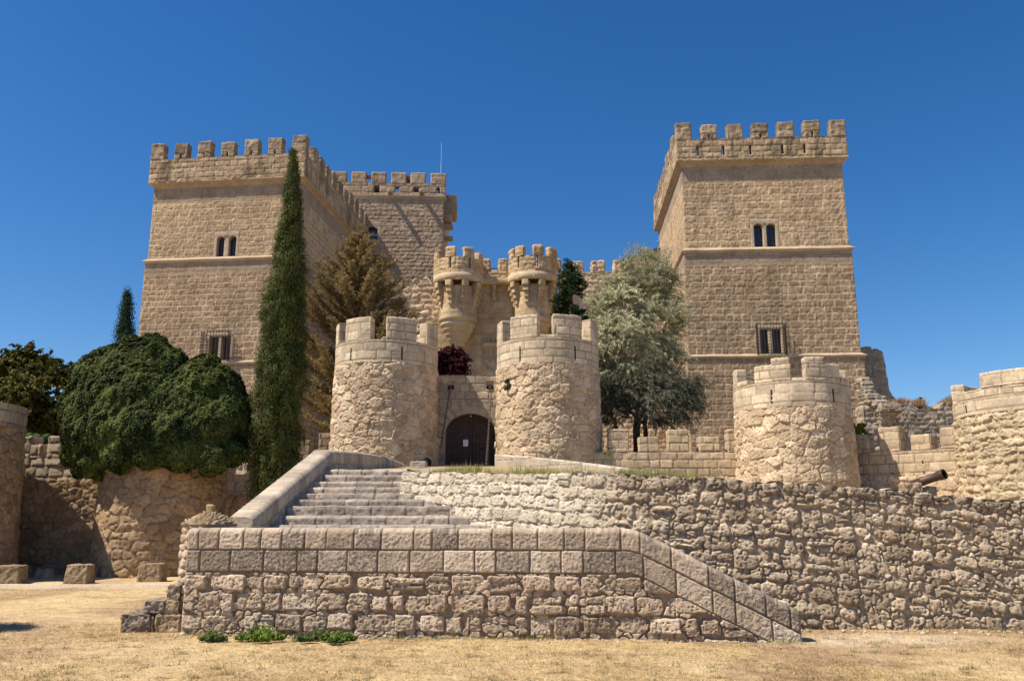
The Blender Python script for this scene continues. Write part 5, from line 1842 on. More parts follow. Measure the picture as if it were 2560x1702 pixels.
# small stones, clods and dry tufts along the wall foot
M = MB()
rng2 = np.random.RandomState(90)
def pebble(p, r):
    th, ph = np.meshgrid(np.linspace(0, 2 * np.pi, 8), np.linspace(0, np.pi, 6))
    q = np.stack([np.sin(ph) * np.cos(th), np.sin(ph) * np.sin(th), .7 * np.cos(ph)], -1) * r
    q = q * (1 + .35 * vnoise(q + p * 7, 1.1 / r, 3))[..., None]
    M.grid(q + p, lerp(np.array((.3, .23, .16)), np.array((.56, .47, .36)), rng2.rand()), flip=True)
for _ in range(420):
    s = rng2.rand() * (L9 + .5) - .3
    off = abs(rng2.randn()) * .16 + .02
    p = O9 + U9 * s + N9 * off
    pebble(np.array([p[0], p[1], .0]), .006 + .02 * rng2.rand() ** 3)
for _ in range(260):
    s = rng2.rand() * 9 + 4.5
    p = mpW(s, -0.0, .25 + abs(rng2.randn()) * .2)
    pebble(np.array([p[0], p[1], 0.0]), .01 + .035 * rng2.rand() ** 3)
for _ in range(700):
    y = 9 + 13 * rng2.rand() ** 1.6; x = (rng2.rand() * 2 - 1) * y * .65
    if y > 11.9 and x > -5.2: continue
    pebble(np.array([x, y, .0]), .004 + .014 * rng2.rand() ** 4)
tag(M.build('pebbles', M_stone), 'scattered pebbles and crumbs of stone on the dry ground', 'pebbles', kind='stuff')
M = MB()
n = 15000
s_ = np.concatenate([rng2.rand(n // 2) * L9, rng2.rand(n // 2) * 9 + 4.3])
pa = O9[None] + U9[None] * s_[:n // 2, None] + N9[None] * (np.abs(rng2.randn(n // 2)) * .10)[:, None]
pb_ = mpW(s_[n // 2:], s_[n // 2:] * 0, .22 + np.abs(rng2.randn(n - n // 2)) * .12)
pt_ = np.vstack([pa, pb_]); pt_[:, 2] = -.01
dn = fbm(pt_, 2.2, 3, 44)
ok = rng2.rand(n) < np.clip(.25 + 1.6 * dn, .03, 1)
pt_ = pt_[ok]; k = len(pt_)
gm = (fbm(pt_, 1.0, 2, 45) > .12)[:, None] & (rng2.rand(k, 1) < .6)
cc = np.where(gm, lerp(np.array((.10, .13, .04)), np.array((.24, .26, .09)), rng2.rand(k, 1)), lerp(np.array((.36, .27, .13)), np.array((.60, .48, .27)), rng2.rand(k, 1)))
blades(M, pt_, .03 + .10 * rng2.rand(k) ** 2, .002 + .002 * rng2.rand(k), np.abs(.9 + .4 * rng2.randn(k)), cc, rng2)
tag(M.build('wall_foot_grass', M_dry), 'dry grass tufts growing along the feet of the two foreground walls', 'grass', kind='stuff')

# fringe of green and dry grass on the terrace edge
M = MB()
n = 26000
s_ = rng.rand(n) * 7.2
off = -.42 - .75 * rng.rand(n)
pw = mpW(s_ * 0 + s_, topB(s_), off)
den = fbm(pw, 1.3, 3, 61)
ok = (rng.rand(n) < np.clip(.55 + 1.3 * den - .4 * (s_ > 4.5) * (den < .1), .02, 1)) & (s_ > .35)
pw = pw[ok]; pw[:, 2] -= .05
k = len(pw)
mixg = (fbm(pw, 1.1, 2, 64) + .35 * rng.randn(k) > -.05)[:, None]
cc = np.where(mixg, lerp(np.array((.13, .17, .04)), np.array((.29, .33, .09)), rng.rand(k, 1)), lerp(np.array((.42, .33, .15)), np.array((.55, .45, .24)), rng.rand(k, 1)))
blades(M, pw, (.06 + .19 * rng.rand(k) ** 2) * (1 + .8 * np.clip(fbm(pw, 2.5, 2, 3), -1, 1)), .004 + .004 * rng.rand(k), np.abs(1.1 + .35 * rng.randn(k)), cc, rng)
n = 16000
s_ = 5 + rng.rand(n) * 8
pw = mpW(s_, topB(s_), -.45 - 1.0 * rng.rand(n)); pw[:, 2] -= .06
cc = lerp(np.array((.34, .24, .11)), np.array((.50, .38, .2)), rng.rand(n, 1))
blades(M, pw, .03 + .07 * rng.rand(n), .003 + .003 * rng.rand(n), np.abs(.9 + .4 * rng.randn(n)), cc, rng)
tag(M.build('terrace_grass', M_dry), 'green and yellow grass fringe along the terrace edge before the gate', 'grass', kind='stuff')

# dry grass on the ruined wall top
M = MB()
n = 9000
a = rng.rand(n) * L8
x = O8[0] + a
zz = Zv(1014, rw) + .1 * np.sin(a * 2.1)
den = fbm(np.stack([x, a * 0, a * 0], -1), .8, 2, 5) + np.where((a < 2.2) | ((a > 3.2) & (a < 7)), .35, -.25)
ok = rng.rand(n) < np.clip(den + .25, .02, 1)
p = np.stack([x, rw + rng.rand(n) * .8, zz], -1)[ok]
blades(M, p, (.2 + .5 * rng.rand(len(p))) * np.clip(.6 + den[ok], .3, 1.2), .02 + .01 * rng.rand(len(p)), np.abs(1.15 + .3 * rng.randn(len(p))), lerp(np.array((.32, .2, .11)), np.array((.5, .36, .22)), rng.rand(len(p), 1)), rng)
tag(M.build('ruin_grass', M_dry), 'dry brown grass growing along the top of the ruined wall', 'grass', kind='stuff')


# ------------------------------------------------------------------ foliage helpers
def unit(v):
    return v / (np.linalg.norm(v, axis=-1, keepdims=True) + 1e-9)


def leafs(M, pts, nrm, ln, wd, cols, rng, along=None, jit=.5):
    n = len(pts)
    nrm = unit(nrm + jit * rng.randn(n, 3))
    if along is None:
        t = unit(np.cross(nrm, rng.randn(n, 3)))
    else:
        t = unit(along + .35 * rng.randn(n, 3))
        t = unit(t - (t * nrm).sum(-1, keepdims=True) * nrm)
    b = np.cross(nrm, t)
    ln = np.broadcast_to(ln, (n,))[:, None]; wd = np.broadcast_to(wd, (n,))[:, None]
    v = np.stack([pts - t * ln * .5, pts + b * wd * .5, pts + t * ln * .5, pts - b * wd * .5], 1).reshape(-1, 3)
    M.add(v, np.repeat(cols, 4, 0), np.arange(4 * n).reshape(-1, 4), smooth=False)


def sphere_pts(n, rng):
    return unit(rng.randn(n, 3))


def blob_crown(M, sph, n, ln, wd, c0, c1, rng, squash=.9, inner=.78, jit=.45, along=None, tonev=.5, shell=.16, core=None, bump=.13, bf=2.2, lz=1.0):
    """leaves spread over the outside of a union of balls; colour differs leaf by leaf and clump by clump"""
    sph = np.array(sph, float)
    area = sph[:, 3] ** 2
    k = rng.choice(len(sph), n, p=area / area.sum())
    d = sphere_pts(n, rng)
    rr = sph[k, 3] * (1 - shell * rng.rand(n) ** 1.5 + .05 * rng.randn(n))
    pts = sph[k, :3] + d * rr[:, None] * np.array([1, 1, squash])
    lump = fbm(pts * np.array([1, 1, lz]), bf, 3, 91, .6)
    pts = pts + d * (bump * lump)[:, None]
    dist = np.full(n, 9.0)
    for s in sph:
        q = np.linalg.norm((pts - s[:3]) / np.array([1, 1, squash]), axis=1) / s[3]
        dist = np.minimum(dist, q)
    ok = dist > inner
    pts, d, k = pts[ok], d[ok], k[ok]
    m = len(pts)
    clump = rng.rand(len(sph))[k]
    t = np.clip(tonev * clump + (1 - tonev) * rng.rand(m) + .25 * lump[ok], 0, 1)[:, None]
    cols = lerp(np.array(c0), np.array(c1), t)
    leafs(M, pts, d, ln * (.7 + .6 * rng.rand(m)), wd * (.7 + .6 * rng.rand(m)), cols, rng, along=None if along is None else np.broadcast_to(along, (m, 3)) + .6 * d, jit=jit)
    if core is not None:
        for s in sph:
            th, ph = np.meshgrid(np.linspace(0, 2 * np.pi, 15), np.linspace(0, np.pi, 9))
            r = s[3] * core
            M.grid(np.stack([s[0] + r * np.sin(ph) * np.cos(th), s[1] + r * np.sin(ph) * np.sin(th), s[2] - r * squash * np.cos(ph)], -1), lerp(np.array(c0), np.array(c1), .3))


def pS(xs, ys, d):
    return P(xs * Q, ys * Q, d)


def rS(px, d):
    return px * Q / F * d


BARK = (.09, .065, .045)

def field_crown(M, sph, n, ln, wd, c0, c1, rng, amps=(.11, .09, .10), fs=(1.1, 2.8, 6.5), jit=.35, along=None, core=.8, sharp=2.2, lz=.6):
    """leaves on one soft-blended surface round a cluster of balls, broken up by noise at several sizes"""
    sph = np.array(sph, float)
    k = rng.choice(len(sph), n, p=sph[:, 3] ** 2 / (sph[:, 3] ** 2).sum())
    p = sph[k, :3] + sphere_pts(n, rng) * sph[k, 3:4]
    q = (((p[:, None] - sph[None, :, :3]) / sph[None, :, 3:4]) ** 2).sum(-1)
    p = p[q.min(1) > .9]
    for _ in range(5):
        dlt = p[:, None] - sph[None, :, :3]
        q = (dlt ** 2).sum(-1) / sph[None, :, 3] ** 2
        w = np.exp(-sharp * (q - 1))
        f = w.sum(1)
        g = (-2 * sharp * w / sph[None, :, 3] ** 2)[..., None] * dlt
        g = g.sum(1) / f[:, None]
        gn = (g ** 2).sum(-1, keepdims=True) + 1e-6
        p = p - np.clip(np.log(f)[:, None] / gn, -3, 3) * g
    nrm = -unit(g)
    d = 0
    for a_, f_ in zip(amps, fs):
        d = d + a_ * fbm(p * np.array([1, 1, lz]), f_, 2, int(f_ * 10))
    depth = rng.rand(len(p)) ** 2 * .12
    pts = p + nrm * (d - depth)[:, None]
    m = len(p)
    tone = np.clip(.6 * rng.rand(m) ** 1.3 + .22 + .7 * fbm(p, 2.2, 3, 8), 0, 1)[:, None]
    nr = nrm + np.array([0, 0, .45])
    leafs(M, pts, nr, ln * (.7 + .6 * rng.rand(m)), wd * (.7 + .6 * rng.rand(m)), lerp(np.array(c0), np.array(c1), tone), rng, along=None if along is None else np.broadcast_to(along, (m, 3)) + .5 * nrm, jit=jit)
    for s in sph:
        th, ph = np.meshgrid(np.linspace(0, 2 * np.pi, 15), np.linspace(0, np.pi, 9))
        r = s[3] * core
        M.grid(np.stack([s[0] + r * np.sin(ph) * np.cos(th), s[1] + r * np.sin(ph) * np.sin(th), s[2] - r * np.cos(ph)], -1), lerp(np.array(c0), np.array(c1), .3))


# ivy over the bastion
rng = np.random.RandomState(5)
IV = thing('ivy', 'huge dark green ivy mass tumbling over the left wall and bastion', 'ivy', (pS(350, 1100, 26.5)[0], 26.8, 4.0))
sph = []
iv = [(300, 850, 80, 26.9), (225, 870, 62, 26.7), (345, 835, 62, 27.0), (390, 850, 50, 27.0), (200, 935, 58, 26.4), (260, 920, 70, 26.0), (330, 910, 75, 26.0), (400, 925, 66, 26.2),
      (465, 880, 62, 26.4), (512, 900, 58, 26.5), (440, 930, 55, 25.9), (520, 960, 56, 26.2), (540, 1000, 38, 26.5), (470, 985, 66, 25.8), (400, 1000, 62, 25.6), (330, 990, 66, 25.5),
      (255, 995, 64, 25.6), (195, 1000, 52, 26.0), (180, 1045, 36, 26.3), (215, 1065, 42, 25.9), (280, 1050, 44, 25.5), (345, 1045, 40, 25.3), (420, 1050, 42, 25.5), (490, 1055, 40, 25.6), (540, 1040, 32, 26.0),
      (235, 1090, 22, 26.2), (300, 795, 28, 27.2), (350, 792, 26, 27.2), (245, 820, 32, 27.0), (475, 862, 44, 26.5), (545, 925, 34, 26.5), (165, 965, 28, 26.6), (560, 975, 18, 26.6), (180, 1085, 18, 26.6), (200, 1000, 40, 27.2), (500, 960, 60, 27.2)]
for x, y, r, d in iv:
    p = pS(x, y, d); sph.append((*p, rS(r, d) * .89))
extra = []
for s in list(sph):
    for _ in range(3):
        dd_ = sphere_pts(1, rng)[0]
        if dd_[1] > .5: dd_[1] *= -1
        extra.append((s[0] + dd_[0] * s[3] * .8, s[1] + dd_[1] * s[3] * .8, s[2] + dd_[2] * s[3] * .72, s[3] * (.25 + .4 * rng.rand())))
M = MB()
field_crown(M, sph, 260000, .085, .068, (.008, .018, .005), (.125, .150, .038), rng, along=np.array([0, 0, -1.0]), core=.74)
M.build('foliage', M_leaf, IV)
m = MB()
for k in range(7):
    a = pS(240 + 40 * k, 1095, 25.6 + .3 * (k % 2)); b = pS(235 + 40 * k, 1000, 26.4)
    m.tube([a, (a + b) / 2 + rng.randn(3) * .1, b], [.012, .03, .05], BARK, 5)
m.build('stem', M_bark, IV)


def strand_crown(M, sph, n, per, L0, L1, ln, wd, c0, c1, rng, rise=.5, droop=.6, wind=(0, 0, 0), tonez=None):
    """feathery crown: arching leafy shoots that start inside the crown and droop at their tips"""
    sph = np.array(sph, float)
    k = rng.choice(len(sph), n, p=sph[:, 3] ** 2 / (sph[:, 3] ** 2).sum())
    o = sphere_pts(n, rng)
    st = sph[k, :3] + o * (sph[k, 3] * rng.rand(n) ** .5)[:, None]
    cen = sph[:, :3].mean(0)
    outw = unit((st - cen) * np.array([1, 1, .35]))
    dv = unit(.55 * outw + .75 * rng.randn(n, 3) * np.array([1, 1, .5]) + np.array([0, 0, rise]) + np.array(wind))
    L = L0 + (L1 - L0) * rng.rand(n)
    t = np.repeat(rng.rand(n, 1), per, 1) * 0 + rng.rand(n, per)
    pts = st[:, None] + dv[:, None] * (L[:, None] * t)[..., None]
    pts[..., 2] -= droop * L[:, None] * t ** 2.2
    tang = dv[:, None] * np.ones((1, per, 1)); tang = tang - np.array([0, 0, 1.0]) * (2.2 * droop * t ** 1.2)[..., None]
    pts = pts.reshape(-1, 3) + rng.randn(n * per, 3) * .03
    tone = np.clip(.5 * np.repeat(rng.rand(n), per) + .3 * rng.rand(n * per) + .25 * np.repeat(fbm(st, 1.2, 2, 7) + .3, per), 0, 1)[:, None]
    nr = rng.randn(n * per, 3) * .6 + np.repeat(outw, per, 0) + np.array([0, 0, .5])
    leafs(M, pts, nr, ln * (.6 + .8 * rng.rand(n * per)), wd, lerp(np.array(c0), np.array(c1), tone), rng, along=tang.reshape(-1, 3), jit=.3)


def cypress(label, prof, d, ntuft, per, leafsz, c0, c1, seed, z0, wind=0):
    rng = np.random.RandomState(seed)
    prof = np.array(prof, float)          # y, xl, xr in photo units
    zt = np.array([pS(0, y, d)[2] for y in prof[:, 0]])
    xl = np.array([pS(a, y, d)[0] for y, a in prof[:, :2]]); xr = np.array([pS(a, y, d)[0] for y, a in prof[:, [0, 2]]])
    o = np.argsort(zt)
    zt, xl, xr = zt[o], xl[o], xr[o]
    T = thing('cypress_tree', label, 'tree', ((xl[0] + xr[0]) / 2, d, z0))
    zz = zt[0] + (zt[-1] - zt[0]) * rng.rand(ntuft * 3)
    R = (np.interp(zz, zt, xr) - np.interp(zz, zt, xl)) / 2
    keep = rng.rand(len(zz)) < R / R.max() + .22
    zz = zz[keep][:ntuft]; R = R[keep][:ntuft]
    cx = (np.interp(zz, zt, xr) + np.interp(zz, zt, xl)) / 2
    th = rng.rand(len(zz)) * 2 * np.pi
    rad = R * (.66 + .42 * rng.rand(len(zz)))
    rad = rad * (1 + .30 * fbm(np.stack([np.cos(th), np.sin(th), zz * .9], -1), 1.1, 3, seed))
    rad = rad * np.where(rng.rand(len(zz)) < .03, 1.28, 1.0)
    c = np.stack([cx + rad * np.cos(th), d + rad * np.sin(th), zz], -1)
    out = np.stack([np.cos(th), np.sin(th), 0 * th], -1)
    ts = (.10 + .13 * rng.rand(len(zz))) * (leafsz / .07) * (.5 + .5 * np.clip(R / R.max() * 2, 0, 1))
    k = np.repeat(np.arange(len(zz)), per)
    q = sphere_pts(len(k), rng)
    pts = c[k] + q * ts[k][:, None] * np.array([1, 1, 1.9]) * (rng.rand(len(k), 1) ** .4)
    tone = np.clip(.6 * rng.rand(len(zz))[k] + .3 * rng.rand(len(k)) + .1, 0, 1)[:, None]
    M = MB()
    leafs(M, pts, q + out[k], leafsz * (.7 + .6 * rng.rand(len(k))), leafsz * .38, lerp(np.array(c0), np.array(c1), tone), rng, along=np.broadcast_to(np.array([0, 0, 1.]), (len(k), 3)) + .5 * q, jit=.25)
    # dense inner twigs
    K, TH = np.meshgrid(np.linspace(0, 1, 60), np.linspace(0, 2 * np.pi, 25))
    z = lerp(zt[0], zt[-1], K)
    rr = (np.interp(z, zt, xr) - np.interp(z, zt, xl)) / 2 * .62
    cc = (np.interp(z, zt, xr) + np.interp(z, zt, xl)) / 2
    M.grid(np.stack([cc + rr * np.cos(TH), d + rr * np.sin(TH), z], -1), lerp(np.array(c0), np.array(c1), .25))
    M.build('crown', M_leaf, T)
    m = MB()
    m.tube([((xl[0] + xr[0]) / 2, d, z0), ((xl[0] + xr[0]) / 2, d, zt[0] + 1)], [.2, .13], BARK, 10)
    m.build('trunk', M_bark, T)
    return T


cypress('tall slender dark cypress rising in front of the left square tower', [(343, 671, 678), (370, 665, 683), (430, 657, 689), (500, 649, 694), (560, 638, 696), (620, 626, 698), (700, 611, 700), (780, 601, 703), (860, 592, 701), (940, 580, 700), (1000, 572, 697), (1060, 570, 694), (1120, 572, 692), (1175, 585, 685), (1230, 600, 670)],
        26.6, 1350, 76, .075, (.012, .020, .006), (.12, .14, .036), 31, -.1)
cypress('small distant cypress with a thin whippy top, beyond the ivy', [(668, 292, 294), (690, 287, 299), (710, 283, 302), (740, 278, 303), (770, 272, 305), (830, 268, 308), (900, 268, 308)],
        44.0, 420, 26, .13, (.012, .028, .016), (.035, .065, .03), 32, 0)


def conifer(name, label, apex, base, prof, d, nb, c0, c1, seed, up=.55, dens=130, sz=.11, spray=.16, droop=.0, wood=(.11, .075, .05)):
    """open conifer: whorled limbs that rise towards their tips, carrying sprays of needles"""
    rng = np.random.RandomState(seed)
    A = pS(*apex, d); B_ = np.array(base)
    T = thing(name, label, 'tree', tuple(B_))
    prof = np.array(prof, float)
    zt = np.array([pS(0, y, d)[2] for y in prof[:, 0]]); rad = np.array([rS(r, d) for r in prof[:, 1]])
    o = np.argsort(zt); zt, rad = zt[o], rad[o]
    tk = MB()
    tk.tube([B_, lerp(B_, A, .5) + [.1, 0, 0], A], [.26, .14, .015], wood, 8)
    M = MB()
    P_, N_, C_, T_ = [], [], [], []
    for i in range(nb):
        z = zt[0] + (zt[-1] - zt[0]) * ((i + rng.rand()) / nb) ** .85
        R = np.interp(z, zt, rad) * (.72 + .4 * rng.rand())
        th = rng.rand() * 2 * np.pi
        o_ = np.array([math.cos(th), math.sin(th), 0])
        root = lerp(B_, A, (z - B_[2] - up * R * .55) / (A[2] - B_[2]))
        n = 9
        s = np.linspace(0, 1, n)
        limb = root + o_ * (R * s)[:, None] + np.array([0, 0, 1]) * (R * up * (s ** 1.25) - droop * R * s ** 3)[:, None]
        limb += np.cumsum(rng.randn(n, 3) * .03 * R, 0) * .3
        tk.tube(limb, np.linspace(.045, .008, n), wood, 4, cap=False)
        ns = max(4, int(R / spray * 2.6))
        tone_b = rng.rand()
        for j in range(ns):
            t = .18 + .82 * (j + rng.rand()) / ns
            pos = np.array([np.interp(t, s, limb[:, q]) for q in range(3)])
            sd = rng.randn(3) * np.array([1, 1, .35]); sd -= sd @ o_ * o_ * .3
            sd = sd / np.linalg.norm(sd) + o_ * .75 + np.array([0, 0, .3])
            L = spray * R * .55 * (1.25 - t) * (.6 + .8 * rng.rand()) + .16
            m = int(dens * L / .5) + 5
            k = rng.rand(m)
            pp = pos + sd * (L * k)[:, None] + rng.randn(m, 3) * .035
            P_.append(pp); N_.append(rng.randn(m, 3) + [0, 0, .6]); T_.append(np.broadcast_to(sd, (m, 3)) + .4 * rng.randn(m, 3))
            tt = np.clip(.4 * tone_b + .3 * rng.rand() + .3 * rng.rand(m), 0, 1)[:, None]
            C_.append(lerp(np.array(c0), np.array(c1), tt))
    P_, N_, C_, T_ = map(np.vstack, (P_, N_, C_, T_))
    n = len(P_)
    leafs(M, P_, N_, sz * (.6 + .8 * rng.rand(n)), sz * .32, C_, rng, along=T_, jit=.3)
    print(name, n)
    M.build('crown', M_dry if c1[0] > c1[1] else M_leaf, T)
    tk.build('trunk', M_bark, T)


conifer('conifer_tree', 'sparse golden-brown conifer with upswept branches, behind the left gate turret', (836, 522), (pS(832, 0, 41)[0], 41, 4.0),
        [(522, 3), (545, 22), (580, 48), (620, 84), (660, 108), (700, 128), (740, 165), (800, 168), (860, 150), (900, 140), (950, 128), (1000, 90)], 41.0, 190, (.095, .08, .034), (.43, .305, .14), 41, up=.55, dens=40, sz=.11, spray=.13)
conifer('conifer_tree', 'small dark green conifer behind the right gate turret', (1311, 602), (pS(1312, 0, 43.5)[0], 43.5, 4.2),
        [(602, 2), (625, 22), (650, 34), (690, 44), (730, 50), (770, 66), (840, 60)], 43.5, 120, (.018, .034, .014), (.06, .095, .03), 42, up=.15, dens=80, sz=.12, spray=.2, droop=.35)

# silvery tree
rng = np.random.RandomState(8)
SV = thing('silver_tree', 'tall feathery silver-green tree between the right gate turret and right tower', 'tree', (pS(1462, 1035, 39)[0], 39, 3.6))
cl = [(1475, 630, 42, 39.5), (1440, 665, 45, 39.2), (1510, 665, 45, 39.4), (1400, 705, 42, 38.8), (1460, 715, 52, 38.4), (1525, 720, 46, 38.9), (1385, 750, 38, 38.6), (1430, 765, 50, 38.0), (1500, 775, 52, 38.2), (1548, 745, 30, 39.0), (1540, 700, 28, 39.5),
      (1400, 810, 40, 38.2), (1385, 855, 32, 38.6), (1425, 845, 34, 38.4), (1545, 790, 34, 38.8), (1470, 820, 34, 38.2), (1400, 790, 44, 38.3), (1380, 830, 36, 38.5), (1530, 830, 36, 38.6), (1440, 860, 34, 38.3), (1505, 860, 30, 38.4), (1390, 880, 30, 38.4), (1385, 690, 20, 39), (1480, 600, 20, 39.8), (1512, 625, 24, 39.6), (1530, 650, 24, 39.6), (1445, 625, 18, 39.5)]
sph = []
for x, y, r, d in cl:
    for _ in range(6):
        o_ = sphere_pts(1, rng)[0]
        sph.append((*(pS(x, y, d) + o_ * rS(r, d) * .62), rS(r, d) * (.34 + .26 * rng.rand())))
M = MB()
strand_crown(M, sph, 3700, 36, .45, 1.15, .17, .026, (.22, .225, .13), (.70, .665, .44), rng, rise=.75, droop=.5, wind=(.15, -.1, 0))
# wispy shoots at the top
for _ in range(70):
    x = 1440 + 100 * rng.rand(); y = 585 + 60 * rng.rand() + abs(x - 1480) * .3
    p = pS(x, y, 39.4 + .6 * rng.randn())
    L = .5 + .6 * rng.rand(); dv = unit(np.array([.5 * rng.randn(), .3 * rng.randn(), 1.0]))
    k = rng.rand(60)[:, None]
    leafs(M, p + dv * L * k + rng.randn(60, 3) * .04, rng.randn(60, 3), .13, .025, lerp(np.array((.24, .25, .17)), np.array((.44, .44, .32)), rng.rand(60, 1)), rng, along=np.broadcast_to(dv, (60, 3)) * 1.0)
M.build('crown', M_leaf, SV)
m = MB()
g0 = np.array([pS(1462, 1040, 39)[0], 39, 3.6])
def limbs(pts, r0, r1, m, col=(.07, .05, .04)):
    pp = np.array([g0 if p is None else pS(*p) for p in pts])
    t = np.linspace(0, len(pp) - 1, 20)
    c = np.stack([np.interp(t, np.arange(len(pp)), pp[:, i]) for i in range(3)], -1)
    c[1:-1] += .04 * rng.randn(18, 3)
    m.tube(c, np.linspace(r0, r1, 20), col, 7)
limbs([None, (1466, 960, 39), (1478, 900, 39), (1468, 845, 38.9), (1460, 800, 38.8), (1450, 700, 39)], .2, .05, m)
limbs([(1476, 905, 39), (1490, 860, 39), (1492, 820, 39), (1515, 790, 39), (1540, 740, 39)], .1, .03, m)
limbs([(1490, 850, 39), (1520, 840, 39), (1555, 850, 39), (1580, 885, 39)], .06, .02, m)
limbs([(1492, 820, 39), (1500, 760, 39), (1510, 690, 39)], .07, .02, m)
limbs([(1468, 850, 39), (1440, 820, 39), (1410, 790, 39)], .06, .02, m)
limbs([(1478, 900, 39), (1430, 880, 39), (1400, 860, 39)], .06, .02, m)
limbs([None, (1420, 985, 39), (1405, 945, 38.8)], .12, .05, m, (.16, .11, .08))
limbs([(1500, 850, 39), (1535, 870, 39), (1560, 900, 39), (1570, 930, 39)], .05, .02, m)
m.build('trunk', M_bark, SV)
# its shaded lower crown, split off as a tree with darker leaf colour
DK = thing('shaded_crown', 'shaded lower part of the silvery crown, split off in darker grey-green leaves, above the battlements', 'tree', (pS(1490, 1040, 38)[0], 38.2, 3.6))
cl = [(1400, 890, 34, 37.8), (1430, 880, 30, 37.6), (1390, 925, 30, 37.8), (1425, 925, 36, 37.4), (1470, 905, 34, 37.8), (1510, 890, 36, 37.5), (1550, 880, 34, 37.4), (1580, 890, 28, 37.4), (1540, 920, 40, 37.2), (1500, 935, 34, 37.4), (1575, 925, 30, 37.2), (1550, 955, 28, 37.2), (1600, 880, 16, 37.3), (1400, 955, 22, 37.8), (1522, 965, 22, 37.4), (1450, 950, 20, 37.8), (1410, 860, 24, 38)]
sph = []
for x, y, r, d in cl:
    for _ in range(6):
        o_ = sphere_pts(1, rng)[0]
        sph.append((*(pS(x, y, d) + o_ * rS(r, d) * .6), rS(r, d) * (.36 + .26 * rng.rand())))
M = MB()
strand_crown(M, sph, 1900, 34, .4, 1.0, .15, .026, (.036, .045, .028), (.24, .25, .185), rng, rise=.35, droop=.7, wind=(.25, -.15, 0))
M.build('crown', M_leaf, DK)
m = MB()
g0 = np.array([pS(1490, 1040, 38)[0], 38.2, 3.6])
limbs([None, (1485, 970, 38), (1500, 920, 37.8), (1540, 890, 37.6)], .13, .04, m)
limbs([(1485, 975, 38), (1440, 940, 37.8), (1410, 900, 37.8)], .09, .03, m)
m.build('trunk', M_bark, DK)

# autumn-toned tree beyond the left wall
AT = thing('broadleaf_tree', 'olive and ochre broadleaf tree behind the left wall, beside the ivy', 'tree', (pS(60, 1050, 32)[0], 32, 0))
rng = np.random.RandomState(12)
cl = [(20, 870, 50, 32), (75, 865, 46, 32), (125, 880, 34, 32), (0, 930, 55, 31.6), (60, 925, 55, 31.4), (115, 930, 40, 31.6), (85, 975, 44, 31.6), (130, 970, 28, 31.8), (30, 835, 26, 32.2), (75, 835, 24, 32.2), (105, 848, 22, 32.2), (145, 855, 14, 32), (20, 985, 50, 31.8), (100, 1010, 40, 32), (60, 1040, 40, 32), (-40, 900, 60, 32), (-60, 980, 70, 32)]
sph = []
for x, y, r, d in cl:
    for _ in range(6):
        o_ = sphere_pts(1, rng)[0]
        sph.append((*(pS(x, y, d) + o_ * rS(r, d) * .68), rS(r, d) * (.42 + .25 * rng.rand())))
M = MB()
strand_crown(M, sph, 3000, 34, .35, .9, .14, .09, (.02, .03, .009), (.20, .17, .03), rng, rise=.45, droop=.4)
M.build('crown', M_leaf, AT)
m = MB()
g0 = np.array([pS(60, 1050, 32)[0], 32, 0])
limbs([None, (62, 1050, 32), (70, 980, 32), (85, 900, 32)], .22, .05, m)
limbs([(66, 1010, 32), (40, 960, 32), (20, 890, 32)], .12, .04, m)
m.build('trunk', M_bark, AT)
m = MB()
rng = np.random.RandomState(13)
sph = [(*(pS(88 + 10 * k, 1012 + 4 * (k % 2), 29.0)), .26) for k in range(-2, 3)] + [(*(pS(84 + 12 * k, 1050, 29.0)), .4) for k in range(-2, 3)]
blob_crown(m, sph, 8000, .09, .07, (.03, .06, .02), (.12, .19, .06), rng, inner=.6, shell=.4)
tag(m.build('bush', M_leaf), 'green bush peeping over the left battlements beside the ivy', 'bush')
# purple bush
rng = np.random.RandomState(14)
PB = thing('purple_bush', 'dark purple-leaved bush behind the gate wall, right of the left turret', 'bush', (pS(1030, 900, 41)[0], 41, 4.2))
cl = [(1015, 820, 22), (1040, 815, 20), (1060, 835, 20), (1030, 840, 26), (1050, 855, 24), (1010, 850, 24), (1070, 828, 10), (1020, 880, 26), (1050, 885, 24)]
sph = []
for x, y, r in cl:
    for _ in range(5):
        o_ = sphere_pts(1, rng)[0]
        sph.append((*(pS(x, y, 41) + o_ * rS(r, 41) * .6), rS(r, 41) * (.35 + .25 * rng.rand())))
M = MB(); strand_crown(M, sph, 900, 30, .25, .6, .12, .07, (.025, .008, .012), (.15, .035, .05), rng, rise=.6, droop=.35)
M.build('foliage', M_leaf, PB)
m = MB(); m.tube([(pS(1030, 900, 41)[0], 41, 4.2), pS(1035, 850, 41)], [.06, .03], BARK, 6); m.build('stem', M_bark, PB)
